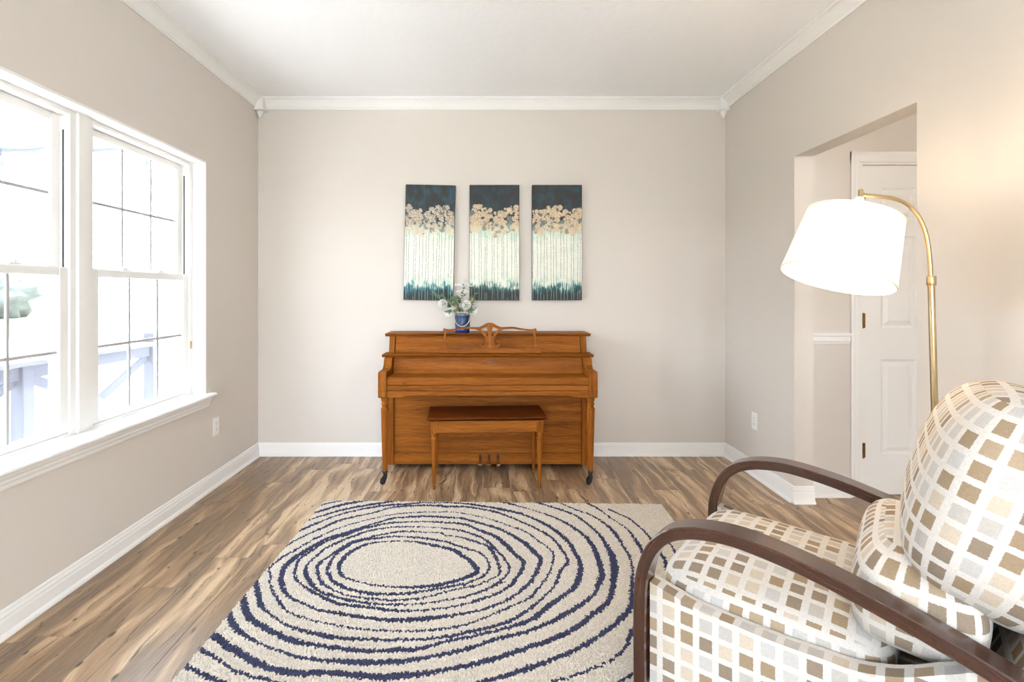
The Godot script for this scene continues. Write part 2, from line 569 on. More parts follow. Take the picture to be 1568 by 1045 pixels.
func materials() -> void:
	M.wall = mat(C8(215, 207, 198), 0.85)
	M.white = mat(C8(238, 236, 232), 0.45)
	M.ceil = mat(C8(249, 249, 249), 0.9)
	var kd := NoiseTexture2D.new()
	kd.width = 512; kd.height = 512; kd.seamless = true
	kd.noise = noise(5, 0.03, 4)
	kd.generate_mipmaps = false
	M.ceil.heightmap_enabled = true
	M.ceil.heightmap_scale = 0.12
	M.ceil.heightmap_texture = kd
	M.ceil.uv1_scale = Vector3(0.9, 0.9, 1)
	M.vinyl = mat(C8(240, 238, 234), 0.35)
	M.groove = mat(C8(70, 66, 62), 0.7)
	M.grid_bar = mat(C8(176, 174, 174), 0.4)
	M.outlet = mat(C8(240, 238, 232), 0.35)
	M.slot = mat(C8(90, 86, 80), 0.6)
	M.brass = mat(C8(198, 178, 140), 0.3, 1.0)
	M.hinge = mat(C8(128, 100, 60), 0.4, 1.0)
	M.steel = mat(C8(205, 200, 190), 0.25, 1.0)
	M.black = mat(C8(24, 22, 21), 0.45)
	M.under = mat(C8(52, 44, 37), 0.9)
	var pt := wood_texture(768, 384, 11, C8(186, 134, 74), C8(156, 104, 52), C8(112, 70, 33), 1.6, 0.72)
	M.piano = mat(C8(226, 196, 138), 0.48)
	M.piano.albedo_texture = pt
	M.piano.uv1_scale = Vector3(0.62, 1.9, 1)
	M.piano.metallic_specular = 0.22
	M.bench = M.piano.duplicate()
	M.bench.albedo_color = C8(150, 112, 78)
	M.bench.roughness = 0.36
	var at := wood_texture(512, 128, 23, C8(92, 56, 40), C8(72, 41, 29), C8(52, 29, 21), 0.7, 0.5)
	M.arm = mat(C8(214, 200, 190), 0.24)
	M.arm.albedo_texture = at
	M.arm.uv1_scale = Vector3(1.1, 5, 1)
	M.arm.clearcoat_enabled = true
	M.arm.clearcoat = 0.6; M.arm.clearcoat_roughness = 0.15
	M.cloth = mat(Color.WHITE, 0.95)
	M.cloth.albedo_texture = cloth_texture()
	M.cloth.uv1_scale = Vector3(2, 2, 1)
	M.planks = []
	for k in 9:
		var m := mat(Color.WHITE, 0.33)
		m.metallic_specular = 0.6
		m.albedo_texture = plank_texture(100 + k * 13, [-0.12, 0.08, 0.2, -0.02, 0.14, 0.0, 0.26, -0.2, 0.1][k], [2.4, 1.6, 2.0, 3.0, 1.4, 2.2, 1.8, 1.3, 2.6][k])
		M.planks.append(m)
	M.canvas_side = mat(C8(46, 48, 48), 0.8)
	M.glass = mat(Color(1, 1, 1, 0.06), 0.02)
	M.glass.transparency = BaseMaterial3D.TRANSPARENCY_ALPHA
	M.vase = mat(C8(20, 50, 88), 0.12)
	M.vase.clearcoat_enabled = true
	M.vase_foot = mat(C8(28, 50, 126), 0.15)
	M.rope = mat(C8(214, 190, 160), 0.9)
	M.petal = mat(C8(242, 242, 236), 0.8)
	M.petal.backlight_enabled = true
	M.petal.backlight = Color(0.3, 0.3, 0.28)
	M.leaf = mat(C8(112, 134, 102), 0.7)
	M.leaf.backlight_enabled = true
	M.leaf.backlight = Color(0.2, 0.3, 0.15)
	M.bud = mat(C8(206, 176, 140), 0.8)
	M.shade = mat(C8(248, 244, 236), 0.9)
	M.shade.backlight_enabled = true
	M.shade.backlight = Color(0.9, 0.87, 0.8)
	M.shade_rim = mat(C8(232, 224, 212), 0.9)
	M.bulb = mat(C8(255, 250, 240), 0.4)
	M.bulb.emission_enabled = true
	M.bulb.emission = Color(1.0, 0.86, 0.68)
	M.bulb.emission_energy_multiplier = 4.0
	M.porcelain = mat(C8(236, 232, 224), 0.4)
	M.grass = mat(C8(55, 61, 44), 0.95)
	M.road = mat(C8(130, 130, 128), 0.95)
	M.deck = mat(C8(212, 210, 208), 0.9)
	M.rail = mat(C8(52, 58, 72), 0.7)
	M.siding = mat(C8(88, 94, 104), 0.8)
	M.bush = mat(C8(92, 97, 90), 0.9)
	M.bark = mat(C8(84, 76, 70), 0.9)
	M.cord = mat(C8(60, 66, 80), 0.7)
	M.bulb_off = mat(C8(90, 104, 130), 0.2)

# ---------------------------------------------------------------- the scene

func _ready() -> void:
	rng.seed = 7
	# camera: level, its lens shifted down and to the right
	var cam := Camera3D.new()
	cam.name = "camera"
	add_child(cam)
	cam.position = EYE
	cam.set_frustum(0.05 * 1045.0 / 797.0, Vector2(37.0, -74.5) / 797.0 * 0.05, 0.05, 1200.0)
	cam.current = true
	# sky, sun, exposure
	var env := Environment.new()
	env.background_mode = Environment.BG_SKY
	var sky := Sky.new()
	var sk := ProceduralSkyMaterial.new()
	sk.sky_top_color = Color(0.86, 0.93, 1.0)
	sk.sky_horizon_color = Color(0.97, 0.985, 1.0)
	sk.ground_horizon_color = Color(0.80, 0.84, 0.80)
	sk.ground_bottom_color = Color(0.5, 0.55, 0.45)
	sk.sky_energy_multiplier = 3.0
	sk.ground_energy_multiplier = 1.0
	sky.sky_material = sk
	env.sky = sky
	env.tonemap_mode = Environment.TONE_MAPPER_LINEAR
	env.tonemap_exposure = 1.28
	env.sdfgi_enabled = true
	env.ssao_enabled = true
	env.ssil_enabled = true
	var we := WorldEnvironment.new()
	we.environment = env
	add_child(we)
	var sun := DirectionalLight3D.new()
	sun.name = "sun"
	add_child(sun)
	sun.look_at_from_position(Vector3.ZERO, Vector3(-0.13, -0.8, 0.58))
	sun.light_color = Color(1.0, 0.985, 0.965)
	sun.light_energy = 18.0
	sun.light_angular_distance = 1.0
	sun.shadow_enabled = true

	materials()
	room()
	hall()
	window_left()
	rear_windows()
	outside()
	rug()
	piano()
	bench()
	pictures()
	vase()
	armchair()
	lamp()
	outlets()

func room() -> void:
	# floor: every plank its own piece
	var fl := shell("floor", "wood-look plank floor in cream, brown and grey", "floor")
	var b := MB.new()
	b.mm(Vector3(LW - 0.18, -0.2, -0.18), Vector3(HX + 0.18, -0.0052, BACK + 0.18))
	part("subfloor", b, M.under, fl)
	var pw := 0.18
	var pl := 1.22
	var shapes := {}
	var x := LW - 0.07
	var col := 0
	var last := 0
	while x < HX:
		var z := -rng.randf_range(0.15, 1.1)
		if col % 3 == 0:
			z = -0.3 - 0.2 * (col % 5)
		while z < BACK:
			var za := maxf(z, 0.0)
			var zb := minf(z + pl, BACK)
			var xa := maxf(x, LW)
			var xb := minf(x + pw, HX)
			if zb - za > 0.01 and xb - xa > 0.005:
				var flip := rng.randi_range(0, 3)
				var key := "%d_%d_%d_%d_%d" % [int((za - z) * 1000), int((zb - z) * 1000), int((xa - x) * 1000), int((xb - x) * 1000), flip]
				if not shapes.has(key):
					var q := MB.new()
					q.box(Vector3.ZERO, Vector3(xb - xa - 0.0006, 0.005, zb - za - 0.0006), 0.0009)
					for i in q.u.size():
						var px := q.v[i].x + (xa + xb) / 2 - x
						var pz := q.v[i].z + (za + zb) / 2 - z
						var uu := Vector2(px / pw, pz / pl)
						if flip & 1:
							uu.x = 1.0 - uu.x
						if flip & 2:
							uu.y = 1.0 - uu.y
						q.u[i] = uu
					shapes[key] = q.mesh()
				var vi := rng.randi_range(0, 8)
				if vi == last:
					vi = (vi + 4) % 9
				last = vi
				var o := part("plank", shapes[key], M.planks[vi], fl)
				o.position = Vector3((xa + xb) / 2, -0.0025, (za + zb) / 2)
			z += pl
		x += pw
		col += 1
	# ceiling
	b = MB.new()
	b.mm(Vector3(LW - 0.18, CH, -0.18), Vector3(HX + 0.18, CH + 0.2, BACK + 0.18))
	struct("ceiling", b, M.ceil, "white textured ceiling", "ceiling")
	# walls
	b = MB.new()
	b.mm(Vector3(LW - 0.184, 0, -0.184), Vector3(RW + 0.113, CH, 0))
	struct("wall_back", b, M.wall, "warm grey wall behind the piano", "wall")
	b = MB.new()
	var o0 := LW - 0.184
	b.mm(Vector3(o0, 0, 0), Vector3(LW, CH, 0.734))
	b.mm(Vector3(o0, 0, 2.53), Vector3(LW, CH, BACK))
	b.mm(Vector3(o0, 0, 0.734), Vector3(LW, 0.60, 2.53))
	b.mm(Vector3(o0, 2.075, 0.734), Vector3(LW, CH, 2.53))
	struct("wall_left", b, M.wall, "warm grey wall around the large double window", "wall")
	b = MB.new()
	var r1 := RW + 0.113
	b.mm(Vector3(RW, 0, 0), Vector3(r1, CH, 0.90))
	b.mm(Vector3(RW, 0, 1.785), Vector3(r1, CH, 3.5))
	b.mm(Vector3(RW, 2.065, 0.90), Vector3(r1, CH, 1.785))
	struct("wall_right", b, M.wall, "warm grey wall with an opening to the hall", "wall")
	# baseboards: profile in (out from the wall, height)
	baseboard("baseboard_back", Vector3(LW, 0, 0), Vector3(RW, 0, 0), Vector3(0, 0, 1), "white baseboard along the wall behind the piano")
	baseboard("baseboard_left", Vector3(LW, 0, 0), Vector3(LW, 0, BACK), Vector3(1, 0, 0), "white baseboard under the window wall")
	baseboard("baseboard_right", Vector3(RW, 0, 0), Vector3(RW, 0, 0.9), Vector3(-1, 0, 0), "white baseboard between the corner and the hall opening")
	baseboard("baseboard_right_2", Vector3(RW, 0, 1.785), Vector3(RW, 0, 3.5), Vector3(-1, 0, 0), "white baseboard beyond the hall opening behind the lamp")
	baseboard("baseboard_jamb", Vector3(RW - 0.0155, 0, 0.9), Vector3(r1 + 0.001, 0, 0.9), Vector3(0, 0, 1), "short white baseboard around the jamb of the hall opening")
	# crown moulding
	crown("trim_1", Vector3(LW, CH, 0), Vector3(RW, CH, 0), Vector3(0, 0, 1), "white crown moulding above the wall behind the piano")
	crown("trim_2", Vector3(LW, CH, 0), Vector3(LW, CH, BACK), Vector3(1, 0, 0), "white crown moulding above the window wall")
	crown("trim_3", Vector3(RW, CH, 0), Vector3(RW, CH, 3.5), Vector3(-1, 0, 0), "white crown moulding above the hall opening wall")
	for e in [["trim_4", LW, 1.0, "white carved corner block where crown mouldings meet on the window side"], ["trim_5", RW, -1.0, "white carved corner block where crown mouldings meet on the hall side"]]:
		var tr := shell(e[0], e[3], "corner block")
		b = MB.new()
		var cx: float = e[1] + e[2] * 0.033
		b.mm(Vector3(e[1], CH - 0.098, 0), Vector3(e[1] + e[2] * 0.066, CH, 0.066), 0.003)
		b.mm(Vector3(e[1], CH - 0.104, 0), Vector3(e[1] + e[2] * 0.074, CH - 0.092, 0.074), 0.003)
		part("block", b, M.white, tr)
		b = MB.new()
		b.x = Transform3D(Basis.IDENTITY, Vector3(e[1] + e[2] * 0.026, CH - 0.104, 0.026))
		b.lathe([Vector2(0, -0.05), Vector2(0.006, -0.046), Vector2(0.012, -0.034), Vector2(0.02, -0.02), Vector2(0.025, -0.006), Vector2(0.026, 0.0)], 20)
		part("pendant", b, M.white, tr)

func profile(called: String, a: Vector3, c: Vector3, out: Vector3, poly: PackedVector2Array, m: Material, lab: String, cat: String, parent: Node = null) -> void:
	# poly in (out from the wall, up), run from a to c
	var d := c - a
	var b := MB.new()
	b.x = Transform3D(Basis(out, Vector3.UP, d.normalized()), a)
	b.prism(poly, 0.0, d.length())
	if parent != null:
		part(called, b, m, parent)
	else:
		struct(called, b, m, lab, cat)

func baseboard(called: String, a: Vector3, c: Vector3, out: Vector3, lab: String) -> void:
	profile(called, a, c, out, PackedVector2Array([Vector2(0, 0), Vector2(0.028, 0), Vector2(0.0275, 0.006), Vector2(0.024, 0.013), Vector2(0.0155, 0.019), Vector2(0.0145, 0.062), Vector2(0.012, 0.07), Vector2(0.012, 0.078), Vector2(0.0085, 0.086), Vector2(0.007, 0.096), Vector2(0.003, 0.1), Vector2(0, 0.1)]), M.white, lab, "baseboard")

func crown(called: String, a: Vector3, c: Vector3, out: Vector3, lab: String) -> void:
	profile(called, a, c, out, PackedVector2Array([Vector2(0, 0), Vector2(0, -0.082), Vector2(0.008, -0.082), Vector2(0.009, -0.07), Vector2(0.013, -0.066), Vector2(0.016, -0.054), Vector2(0.026, -0.038), Vector2(0.039, -0.024), Vector2(0.05, -0.017), Vector2(0.05, -0.013), Vector2(0.056, -0.011), Vector2(0.06, -0.006), Vector2(0.06, 0)]), M.white, lab, "crown moulding")

func hall() -> void:
	var zb := 0.80
	var r1 := RW + 0.113
	var dx0 := 2.306
	var dx1 := 3.066
	var dh := 2.04
	var b := MB.new()
	b.mm(Vector3(r1, 0, zb - 0.12), Vector3(dx0 - 0.012, CH, zb))
	b.mm(Vector3(dx1 + 0.012, 0, zb - 0.12), Vector3(HX, CH, zb))
	b.mm(Vector3(dx0 - 0.012, dh + 0.012, zb - 0.12), Vector3(dx1 + 0.012, CH, zb))
	struct("wall_hall_back", b, M.wall, "tan hall wall around the white panel door", "wall")
	b = MB.new()
	b.mm(Vector3(HX, 0, 0), Vector3(HX + 0.18, CH, BACK))
	struct("wall_hall_side", b, M.wall, "hall side wall opposite the opening", "wall")
	b = MB.new()
	b.mm(Vector3(r1, 0, -0.184), Vector3(HX + 0.18, CH, 0))
	struct("wall_closet_back", b, M.wall, "wall behind the closed panel door", "wall")
	profile("baseboard_hall", Vector3(r1, 0, zb), Vector3(dx0 - 0.085, 0, zb), Vector3(0, 0, 1), PackedVector2Array([Vector2(0, 0), Vector2(0.028, 0), Vector2(0.024, 0.013), Vector2(0.0155, 0.019), Vector2(0.0145, 0.062), Vector2(0.012, 0.078), Vector2(0.007, 0.096), Vector2(0, 0.1)]), M.white, "white baseboard beside the panel door in the hall", "baseboard")
	profile("trim_6", Vector3(r1, 0.938, zb), Vector3(dx0 - 0.085, 0.938, zb), Vector3(0, 0, 1), PackedVector2Array([Vector2(0, 0), Vector2(0.008, 0), Vector2(0.010, 0.012), Vector2(0.016, 0.018), Vector2(0.016, 0.044), Vector2(0.024, 0.052), Vector2(0.024, 0.066), Vector2(0, 0.07)]), M.white, "white chair rail on the hall wall beside the panel door", "chair rail")
	# the hall's own ceiling light, out of the picture: a warm glow on its walls and door
	var cl := thing("ceiling_light", "round glass ceiling light in the hall", "ceiling light", Vector3(2.8, CH, 2.7))
	b = MB.new()
	b.lathe([Vector2(0, -0.025), Vector2(0.16, -0.025), Vector2(0.165, -0.02), Vector2(0.165, 0.0)], 36)
	part("mount", b, M.brass, cl)
	b = MB.new()
	b.lathe([Vector2(0, -0.105), Vector2(0.05, -0.1), Vector2(0.1, -0.085), Vector2(0.135, -0.06), Vector2(0.15, -0.025)], 36)
	part("glass_bowl", b, M.bulb, cl)
	var hl := OmniLight3D.new()
	hl.name = "hall_glow"
	cl.add_child(hl)
	hl.position = Vector3(0, -0.07, 0)
	hl.light_color = Color(1.0, 0.84, 0.64)
	hl.light_energy = 0.3
	hl.light_size = 0.1
	hl.omni_range = 12.0
	hl.omni_attenuation = 2.0
	hl.shadow_enabled = true
	# door: frame of stiles and rails, six raised panels
	var d := shell("door_1", "white six-panel door with brass hinges in the hall", "door")
	var zf := zb - 0.009
	b = MB.new()
	for s in [[dx0 - 0.012, dx0], [dx1, dx1 + 0.012]]:
		b.mm(Vector3(s[0], 0, zb - 0.12), Vector3(s[1], dh + 0.012, zb))
	b.mm(Vector3(dx0, dh, zb - 0.12), Vector3(dx1, dh + 0.012, zb))
	part("jamb", b, M.white, d)
	var cas := PackedVector2Array([Vector2(0, 0), Vector2(0.012, 0), Vector2(0.014, 0.006), Vector2(0.014, 0.014), Vector2(0.011, 0.024), Vector2(0.010, 0.04), Vector2(0.007, 0.055), Vector2(0.007, 0.062), Vector2(0, 0.064)])
	# casing: out from the wall, towards the door
	for s in [[dx0 - 0.078, 1.0], [dx1 + 0.078, -1.0]]:
		b = MB.new()
		b.x = Transform3D(Basis(Vector3(0, 0, 1), Vector3(s[1], 0, 0), Vector3(0, 1, 0)), Vector3(s[0], 0, zb))
		b.prism(cas, 0.0, dh + 0.078)
		part("casing", b, M.white, d)
	b = MB.new()
	b.x = Transform3D(Basis(Vector3(0, 0, 1), Vector3(0, -1, 0), Vector3(1, 0, 0)), Vector3(dx0 - 0.078, dh + 0.078, zb))
	b.prism(cas, 0.0, dx1 - dx0 + 0.156)
	part("casing", b, M.white, d)
	var L := dx0 + 0.003
	var R := dx1 - 0.003
	var st := 0.115
	var mid := 0.1
	var pw := (R - L - 2 * st - mid) / 2
	var rows := [[0.255, 0.84], [1.035, 1.60], [1.70, 1.90]]
	b = MB.new()
	b.mm(Vector3(L, 0.008, zf - 0.035), Vector3(R, dh - 0.003, zf - 0.009))
	for xx in [[L, L + st], [L + st + pw, L + st + pw + mid], [R - st, R]]:
		b.mm(Vector3(xx[0], 0.008, zf - 0.009), Vector3(xx[1], dh - 0.003, zf))
	var ys := [0.008, 0.255, 0.84, 1.035, 1.60, 1.70, 1.90, dh - 0.003]
	for k in range(0, 8, 2):
		for xx in [[L + st, L + st + pw], [L + st + pw + mid, R - st]]:
			b.mm(Vector3(xx[0], ys[k], zf - 0.009), Vector3(xx[1], ys[k + 1], zf))
	part("door_leaf", b, M.white, d)
	for ro in rows:
		for xx in [L + st, L + st + pw + mid]:
			b = MB.new()
			var a := Vector3(xx, ro[0], zf)
			var e := Vector3(xx + pw, ro[1], zf)
			# bevel down from the frame, flat, then up to the raised field
			var ins := [[0.0, 0.0], [0.012, -0.0085], [0.02, -0.0085], [0.042, -0.001], [0.045, -0.0005]]
			for k in ins.size() - 1:
				var i0: float = ins[k][0]
				var i1: float = ins[k + 1][0]
				var z0: float = zf + ins[k][1]
				var z1: float = zf + ins[k + 1][1]
				var P := [Vector3(a.x + i0, a.y + i0, z0), Vector3(e.x - i0, a.y + i0, z0), Vector3(e.x - i0, e.y - i0, z0), Vector3(a.x + i0, e.y - i0, z0)]
				var Q := [Vector3(a.x + i1, a.y + i1, z1), Vector3(e.x - i1, a.y + i1, z1), Vector3(e.x - i1, e.y - i1, z1), Vector3(a.x + i1, e.y - i1, z1)]
				for j in 4:
					b.fq(P[j], P[(j + 1) % 4], Q[(j + 1) % 4], Q[j], Vector3(0, 0, 1), 0)
			var i2 := 0.045
			var z2 := zf - 0.0005
			b.fq(Vector3(a.x + i2, a.y + i2, z2), Vector3(e.x - i2, a.y + i2, z2), Vector3(e.x - i2, e.y - i2, z2), Vector3(a.x + i2, e.y - i2, z2), Vector3(0, 0, 1), 0)
			part("panel", b, M.white, d)
	for y in [0.28, 1.08, 1.82]:
		b = MB.new()
		b.x = Transform3D(Basis.IDENTITY, Vector3(dx0 + 0.002, y, zf + 0.006))
		b.lathe([Vector2(0, -0.048), Vector2(0.006, -0.047), Vector2(0.0065, -0.02), Vector2(0.0055, -0.019), Vector2(0.0065, -0.018), Vector2(0.0065, 0.018), Vector2(0.0055, 0.019), Vector2(0.0065, 0.02), Vector2(0.006, 0.047), Vector2(0, 0.048)], 12)
		b.x = Transform3D.IDENTITY
		b.mm(Vector3(dx0 + 0.004, y - 0.045, zf), Vector3(dx0 + 0.02, y + 0.045, zf + 0.002))
		part("hinge", b, M.hinge, d, "brass hinge")
	b = MB.new()
	b.x = Transform3D(Basis(Vector3.RIGHT, -PI / 2).rotated(Vector3.RIGHT, PI), Vector3(R - 0.06, 0.95, zf))
	b.lathe([Vector2(0.03, 0), Vector2(0.03, 0.004), Vector2(0.012, 0.008), Vector2(0.011, 0.025), Vector2(0.024, 0.034), Vector2(0.028, 0.048), Vector2(0.02, 0.06), Vector2(0, 0.063)], 20)
	part("knob", b, M.hinge, d, "brass knob")

func sash_unit(w: Node3D, z0: float, z1: float) -> void:
	# one single-hung unit between z0 and z1; x grows into the room
	var y0 := 0.62
	var y1 := 2.075
	var f := 0.035
	var xi := -1.848     # room side of the frame
	var xo := -1.945
	var b := MB.new()
	b.mm(Vector3(xo, y0, z0), Vector3(xi, y1, z0 + f), 0.002)
	b.mm(Vector3(xo, y0, z1 - f), Vector3(xi, y1, z1), 0.002)
	b.mm(Vector3(xo, y1 - f, z0 + f), Vector3(xi, y1, z1 - f), 0.002)
	b.mm(Vector3(xo, y0 - 0.005, z0 + f), Vector3(xi, y0 + 0.012, z1 - f), 0.002)
	part("frame", b, M.vinyl, w)
	# dark balance track beside the upper sash
	b = MB.new()
	for zz in [z0 + f, z1 - f]:
		b.mm(Vector3(xi - 0.034, 1.36, zz - 0.0012), Vector3(xi - 0.026, y1 - 0.10, zz + 0.0012))
	part("balance_track", b, M.groove, w)
	var halves := [[1.335, y1 - f, -1.925, -1.893, "upper_sash"], [y0 + 0.012, 1.365, -1.888, -1.856, "lower_sash"]]
	for h in halves:
		var a0: float = h[0]
		var a1: float = h[1]
		var xa: float = h[2]
		var xb: float = h[3]
		var s := 0.046
		var bt := 0.028 if h[4] == "lower_sash" else 0.038
		b = MB.new()
		b.mm(Vector3(xa, a0, z0 + f), Vector3(xb, a1, z0 + f + s), 0.003)
		b.mm(Vector3(xa, a0, z1 - f - s), Vector3(xb, a1, z1 - f), 0.003)
		b.mm(Vector3(xa, a0, z0 + f + s), Vector3(xb, a0 + bt, z1 - f - s), 0.003)
		b.mm(Vector3(xa, a1 - 0.038, z0 + f + s), Vector3(xb, a1, z1 - f - s), 0.003)
		var sash := part(h[4], b, M.vinyl, w)
		var g0 := Vector3((xa + xb) / 2, a0 + bt, z0 + f + s)
		var g1 := Vector3((xa + xb) / 2, a1 - 0.038, z1 - f - s)
		b = MB.new()
		b.mm(Vector3(g0.x - 0.002, g0.y, g0.z), Vector3(g0.x + 0.002, g1.y, g1.z))
		part("glass_pane", b, M.glass, sash)
		for k in [1, 2]:
			var zz := lerpf(g0.z, g1.z, k / 3.0)
			b = MB.new()
			b.mm(Vector3(g0.x - 0.005, g0.y, zz - 0.007), Vector3(g0.x + 0.005, g1.y, zz + 0.007), 0.002)
			part("grid_bar", b, M.grid_bar, sash)
		b = MB.new()
		var ym := (g0.y + g1.y) / 2
		b.mm(Vector3(g0.x - 0.0055, ym - 0.007, g0.z), Vector3(g0.x + 0.0055, ym + 0.007, g1.z), 0.002)
		part("grid_bar", b, M.grid_bar, sash)
		if h[4] == "lower_sash":
			for zz in [lerpf(z0, z1, 0.33), lerpf(z0, z1, 0.67)]:
				b = MB.new()
				b.mm(Vector3(xa + 0.002, a1, zz - 0.03), Vector3(xb - 0.006, a1 + 0.008, zz + 0.03), 0.002)
				b.x = Transform3D(Basis.IDENTITY, Vector3((xa + xb) / 2, a1 + 0.008, zz))
				b.lathe([Vector2(0.011, 0), Vector2(0.011, 0.006), Vector2(0.008, 0.011), Vector2(0, 0.012)], 14)
				b.x = Transform3D(Basis(Vector3.UP, 0.5), Vector3((xa + xb) / 2, a1 + 0.013, zz))
				b.box(Vector3(0, 0, 0.014), Vector3(0.009, 0.006, 0.04), 0.002)
				part("sash_lock", b, M.vinyl, sash)
			for zz in [z0 + f + 0.07, z1 - f - 0.07]:
				b = MB.new()
				b.mm(Vector3(xa + 0.006, a1, zz - 0.025), Vector3(xb - 0.006, a1 + 0.005, zz + 0.025), 0.002)
				part("tilt_latch", b, M.vinyl, sash)

func window_left() -> void:
	var z0 := 0.734
	var z1 := 2.53
	var w := shell("window_1", "white single-hung window unit beside the back corner", "window")
	sash_unit(w, z0 + 0.012, 1.597)
	var b := MB.new()
	b.mm(Vector3(-1.856, 0.905, z0 + 0.022), Vector3(-1.842, 0.95, z0 + 0.036), 0.002)
	part("stop_clip", b, M.brass, w, "small brass sash stop")
	w = shell("window_2", "white single-hung window unit next to the mullion post", "window")
	sash_unit(w, 1.663, z1 - 0.012)
	b = MB.new()
	b.mm(Vector3(-1.945, 0.62, 1.597), Vector3(-1.838, 2.075, 1.663), 0.003)
	struct("trim_7", b, M.vinyl, "white mullion post between the two window units", "mullion")
	var t := shell("trim_8", "white boards lining the window recess", "window lining")
	b = MB.new()
	b.mm(Vector3(-1.86, 2.063, z0), Vector3(LW + 0.0005, 2.0752, z1))
	part("head_board", b, M.white, t)
	b = MB.new()
	b.mm(Vector3(-1.86, 0.62, z0 - 0.0002), Vector3(LW + 0.0005, 2.063, z0 + 0.012))
	part("side_board", b, M.white, t)
	b = MB.new()
	b.mm(Vector3(-1.86, 0.62, z1 - 0.012), Vector3(LW + 0.0005, 2.063, z1 + 0.0002))
	part("side_board", b, M.white, t)
	t = shell("trim_9", "white window sill with moulded apron", "window sill")
	profile("sill_board", Vector3(-1.90, 0.598, z0 - 0.03), Vector3(-1.90, 0.598, z1 + 0.03), Vector3(1, 0, 0), PackedVector2Array([Vector2(0, 0), Vector2(0.178, 0), Vector2(0.186, 0.004), Vector2(0.189, 0.011), Vector2(0.186, 0.018), Vector2(0.178, 0.022), Vector2(0, 0.022)]), M.white, "", "", t)
	profile("apron", Vector3(LW, 0.535, z0 - 0.012), Vector3(LW, 0.535, z1 + 0.012), Vector3(1, 0, 0), PackedVector2Array([Vector2(0, 0), Vector2(0.01, 0), Vector2(0.013, 0.006), Vector2(0.015, 0.02), Vector2(0.02, 0.026), Vector2(0.022, 0.04), Vector2(0.03, 0.048), Vector2(0.034, 0.063), Vector2(0, 0.063)]), M.white, "", "", t)

func rear_windows() -> void:
	# the wall behind the camera, with two plain tall windows
	var b := MB.new()
	var xs := [LW - 0.184, -1.35, 1.05, 2.05, 3.35, HX + 0.18]
	var z0 := BACK
	var z1 := BACK + 0.18
	for k in [0, 2, 4]:
		b.mm(Vector3(xs[k], 0, z0), Vector3(xs[k + 1], CH, z1))
	for k in [1, 3]:
		b.mm(Vector3(xs[k], 0, z0), Vector3(xs[k + 1], 0.15, z1))
		b.mm(Vector3(xs[k], 2.45, z0), Vector3(xs[k + 1], CH, z1))
	struct("wall_front", b, M.wall, "warm grey wall behind the camera with tall windows", "wall")
	var n := 3
	for k in [1, 3]:
		var w := shell("window_%d" % n, ["wide window in the wall facing the piano", "narrow window at the end of the hall"][n - 3], "window")
		n += 1
		b = MB.new()
		var a := Vector3(xs[k], 0.15, z0 + 0.06)
		var e := Vector3(xs[k + 1], 2.45, z0 + 0.12)
		b.mm(a, Vector3(a.x + 0.05, e.y, e.z)); b.mm(Vector3(e.x - 0.05, a.y, a.z), e)
		b.mm(Vector3(a.x + 0.05, a.y, a.z), Vector3(e.x - 0.05, a.y + 0.05, e.z)); b.mm(Vector3(a.x + 0.05, e.y - 0.05, a.z), Vector3(e.x - 0.05, e.y, e.z))
		var xm := (a.x + e.x) / 2
		b.mm(Vector3(xm - 0.03, a.y + 0.05, a.z), Vector3(xm + 0.03, e.y - 0.05, e.z))
		part("frame", b, M.vinyl, w)
		for s in [[a.x + 0.05, xm - 0.03], [xm + 0.03, e.x - 0.05]]:
			b = MB.new()
			b.mm(Vector3(s[0], a.y + 0.05, z0 + 0.088), Vector3(s[1], e.y - 0.05, z0 + 0.092))
			part("glass_pane", b, M.glass, w)
	profile("baseboard_front", Vector3(LW, 0, BACK), Vector3(HX, 0, BACK), Vector3(0, 0, -1), PackedVector2Array([Vector2(0, 0), Vector2(0.0155, 0), Vector2(0.0145, 0.062), Vector2(0.007, 0.096), Vector2(0, 0.1)]), M.white, "white baseboard under the wide rear window", "baseboard")

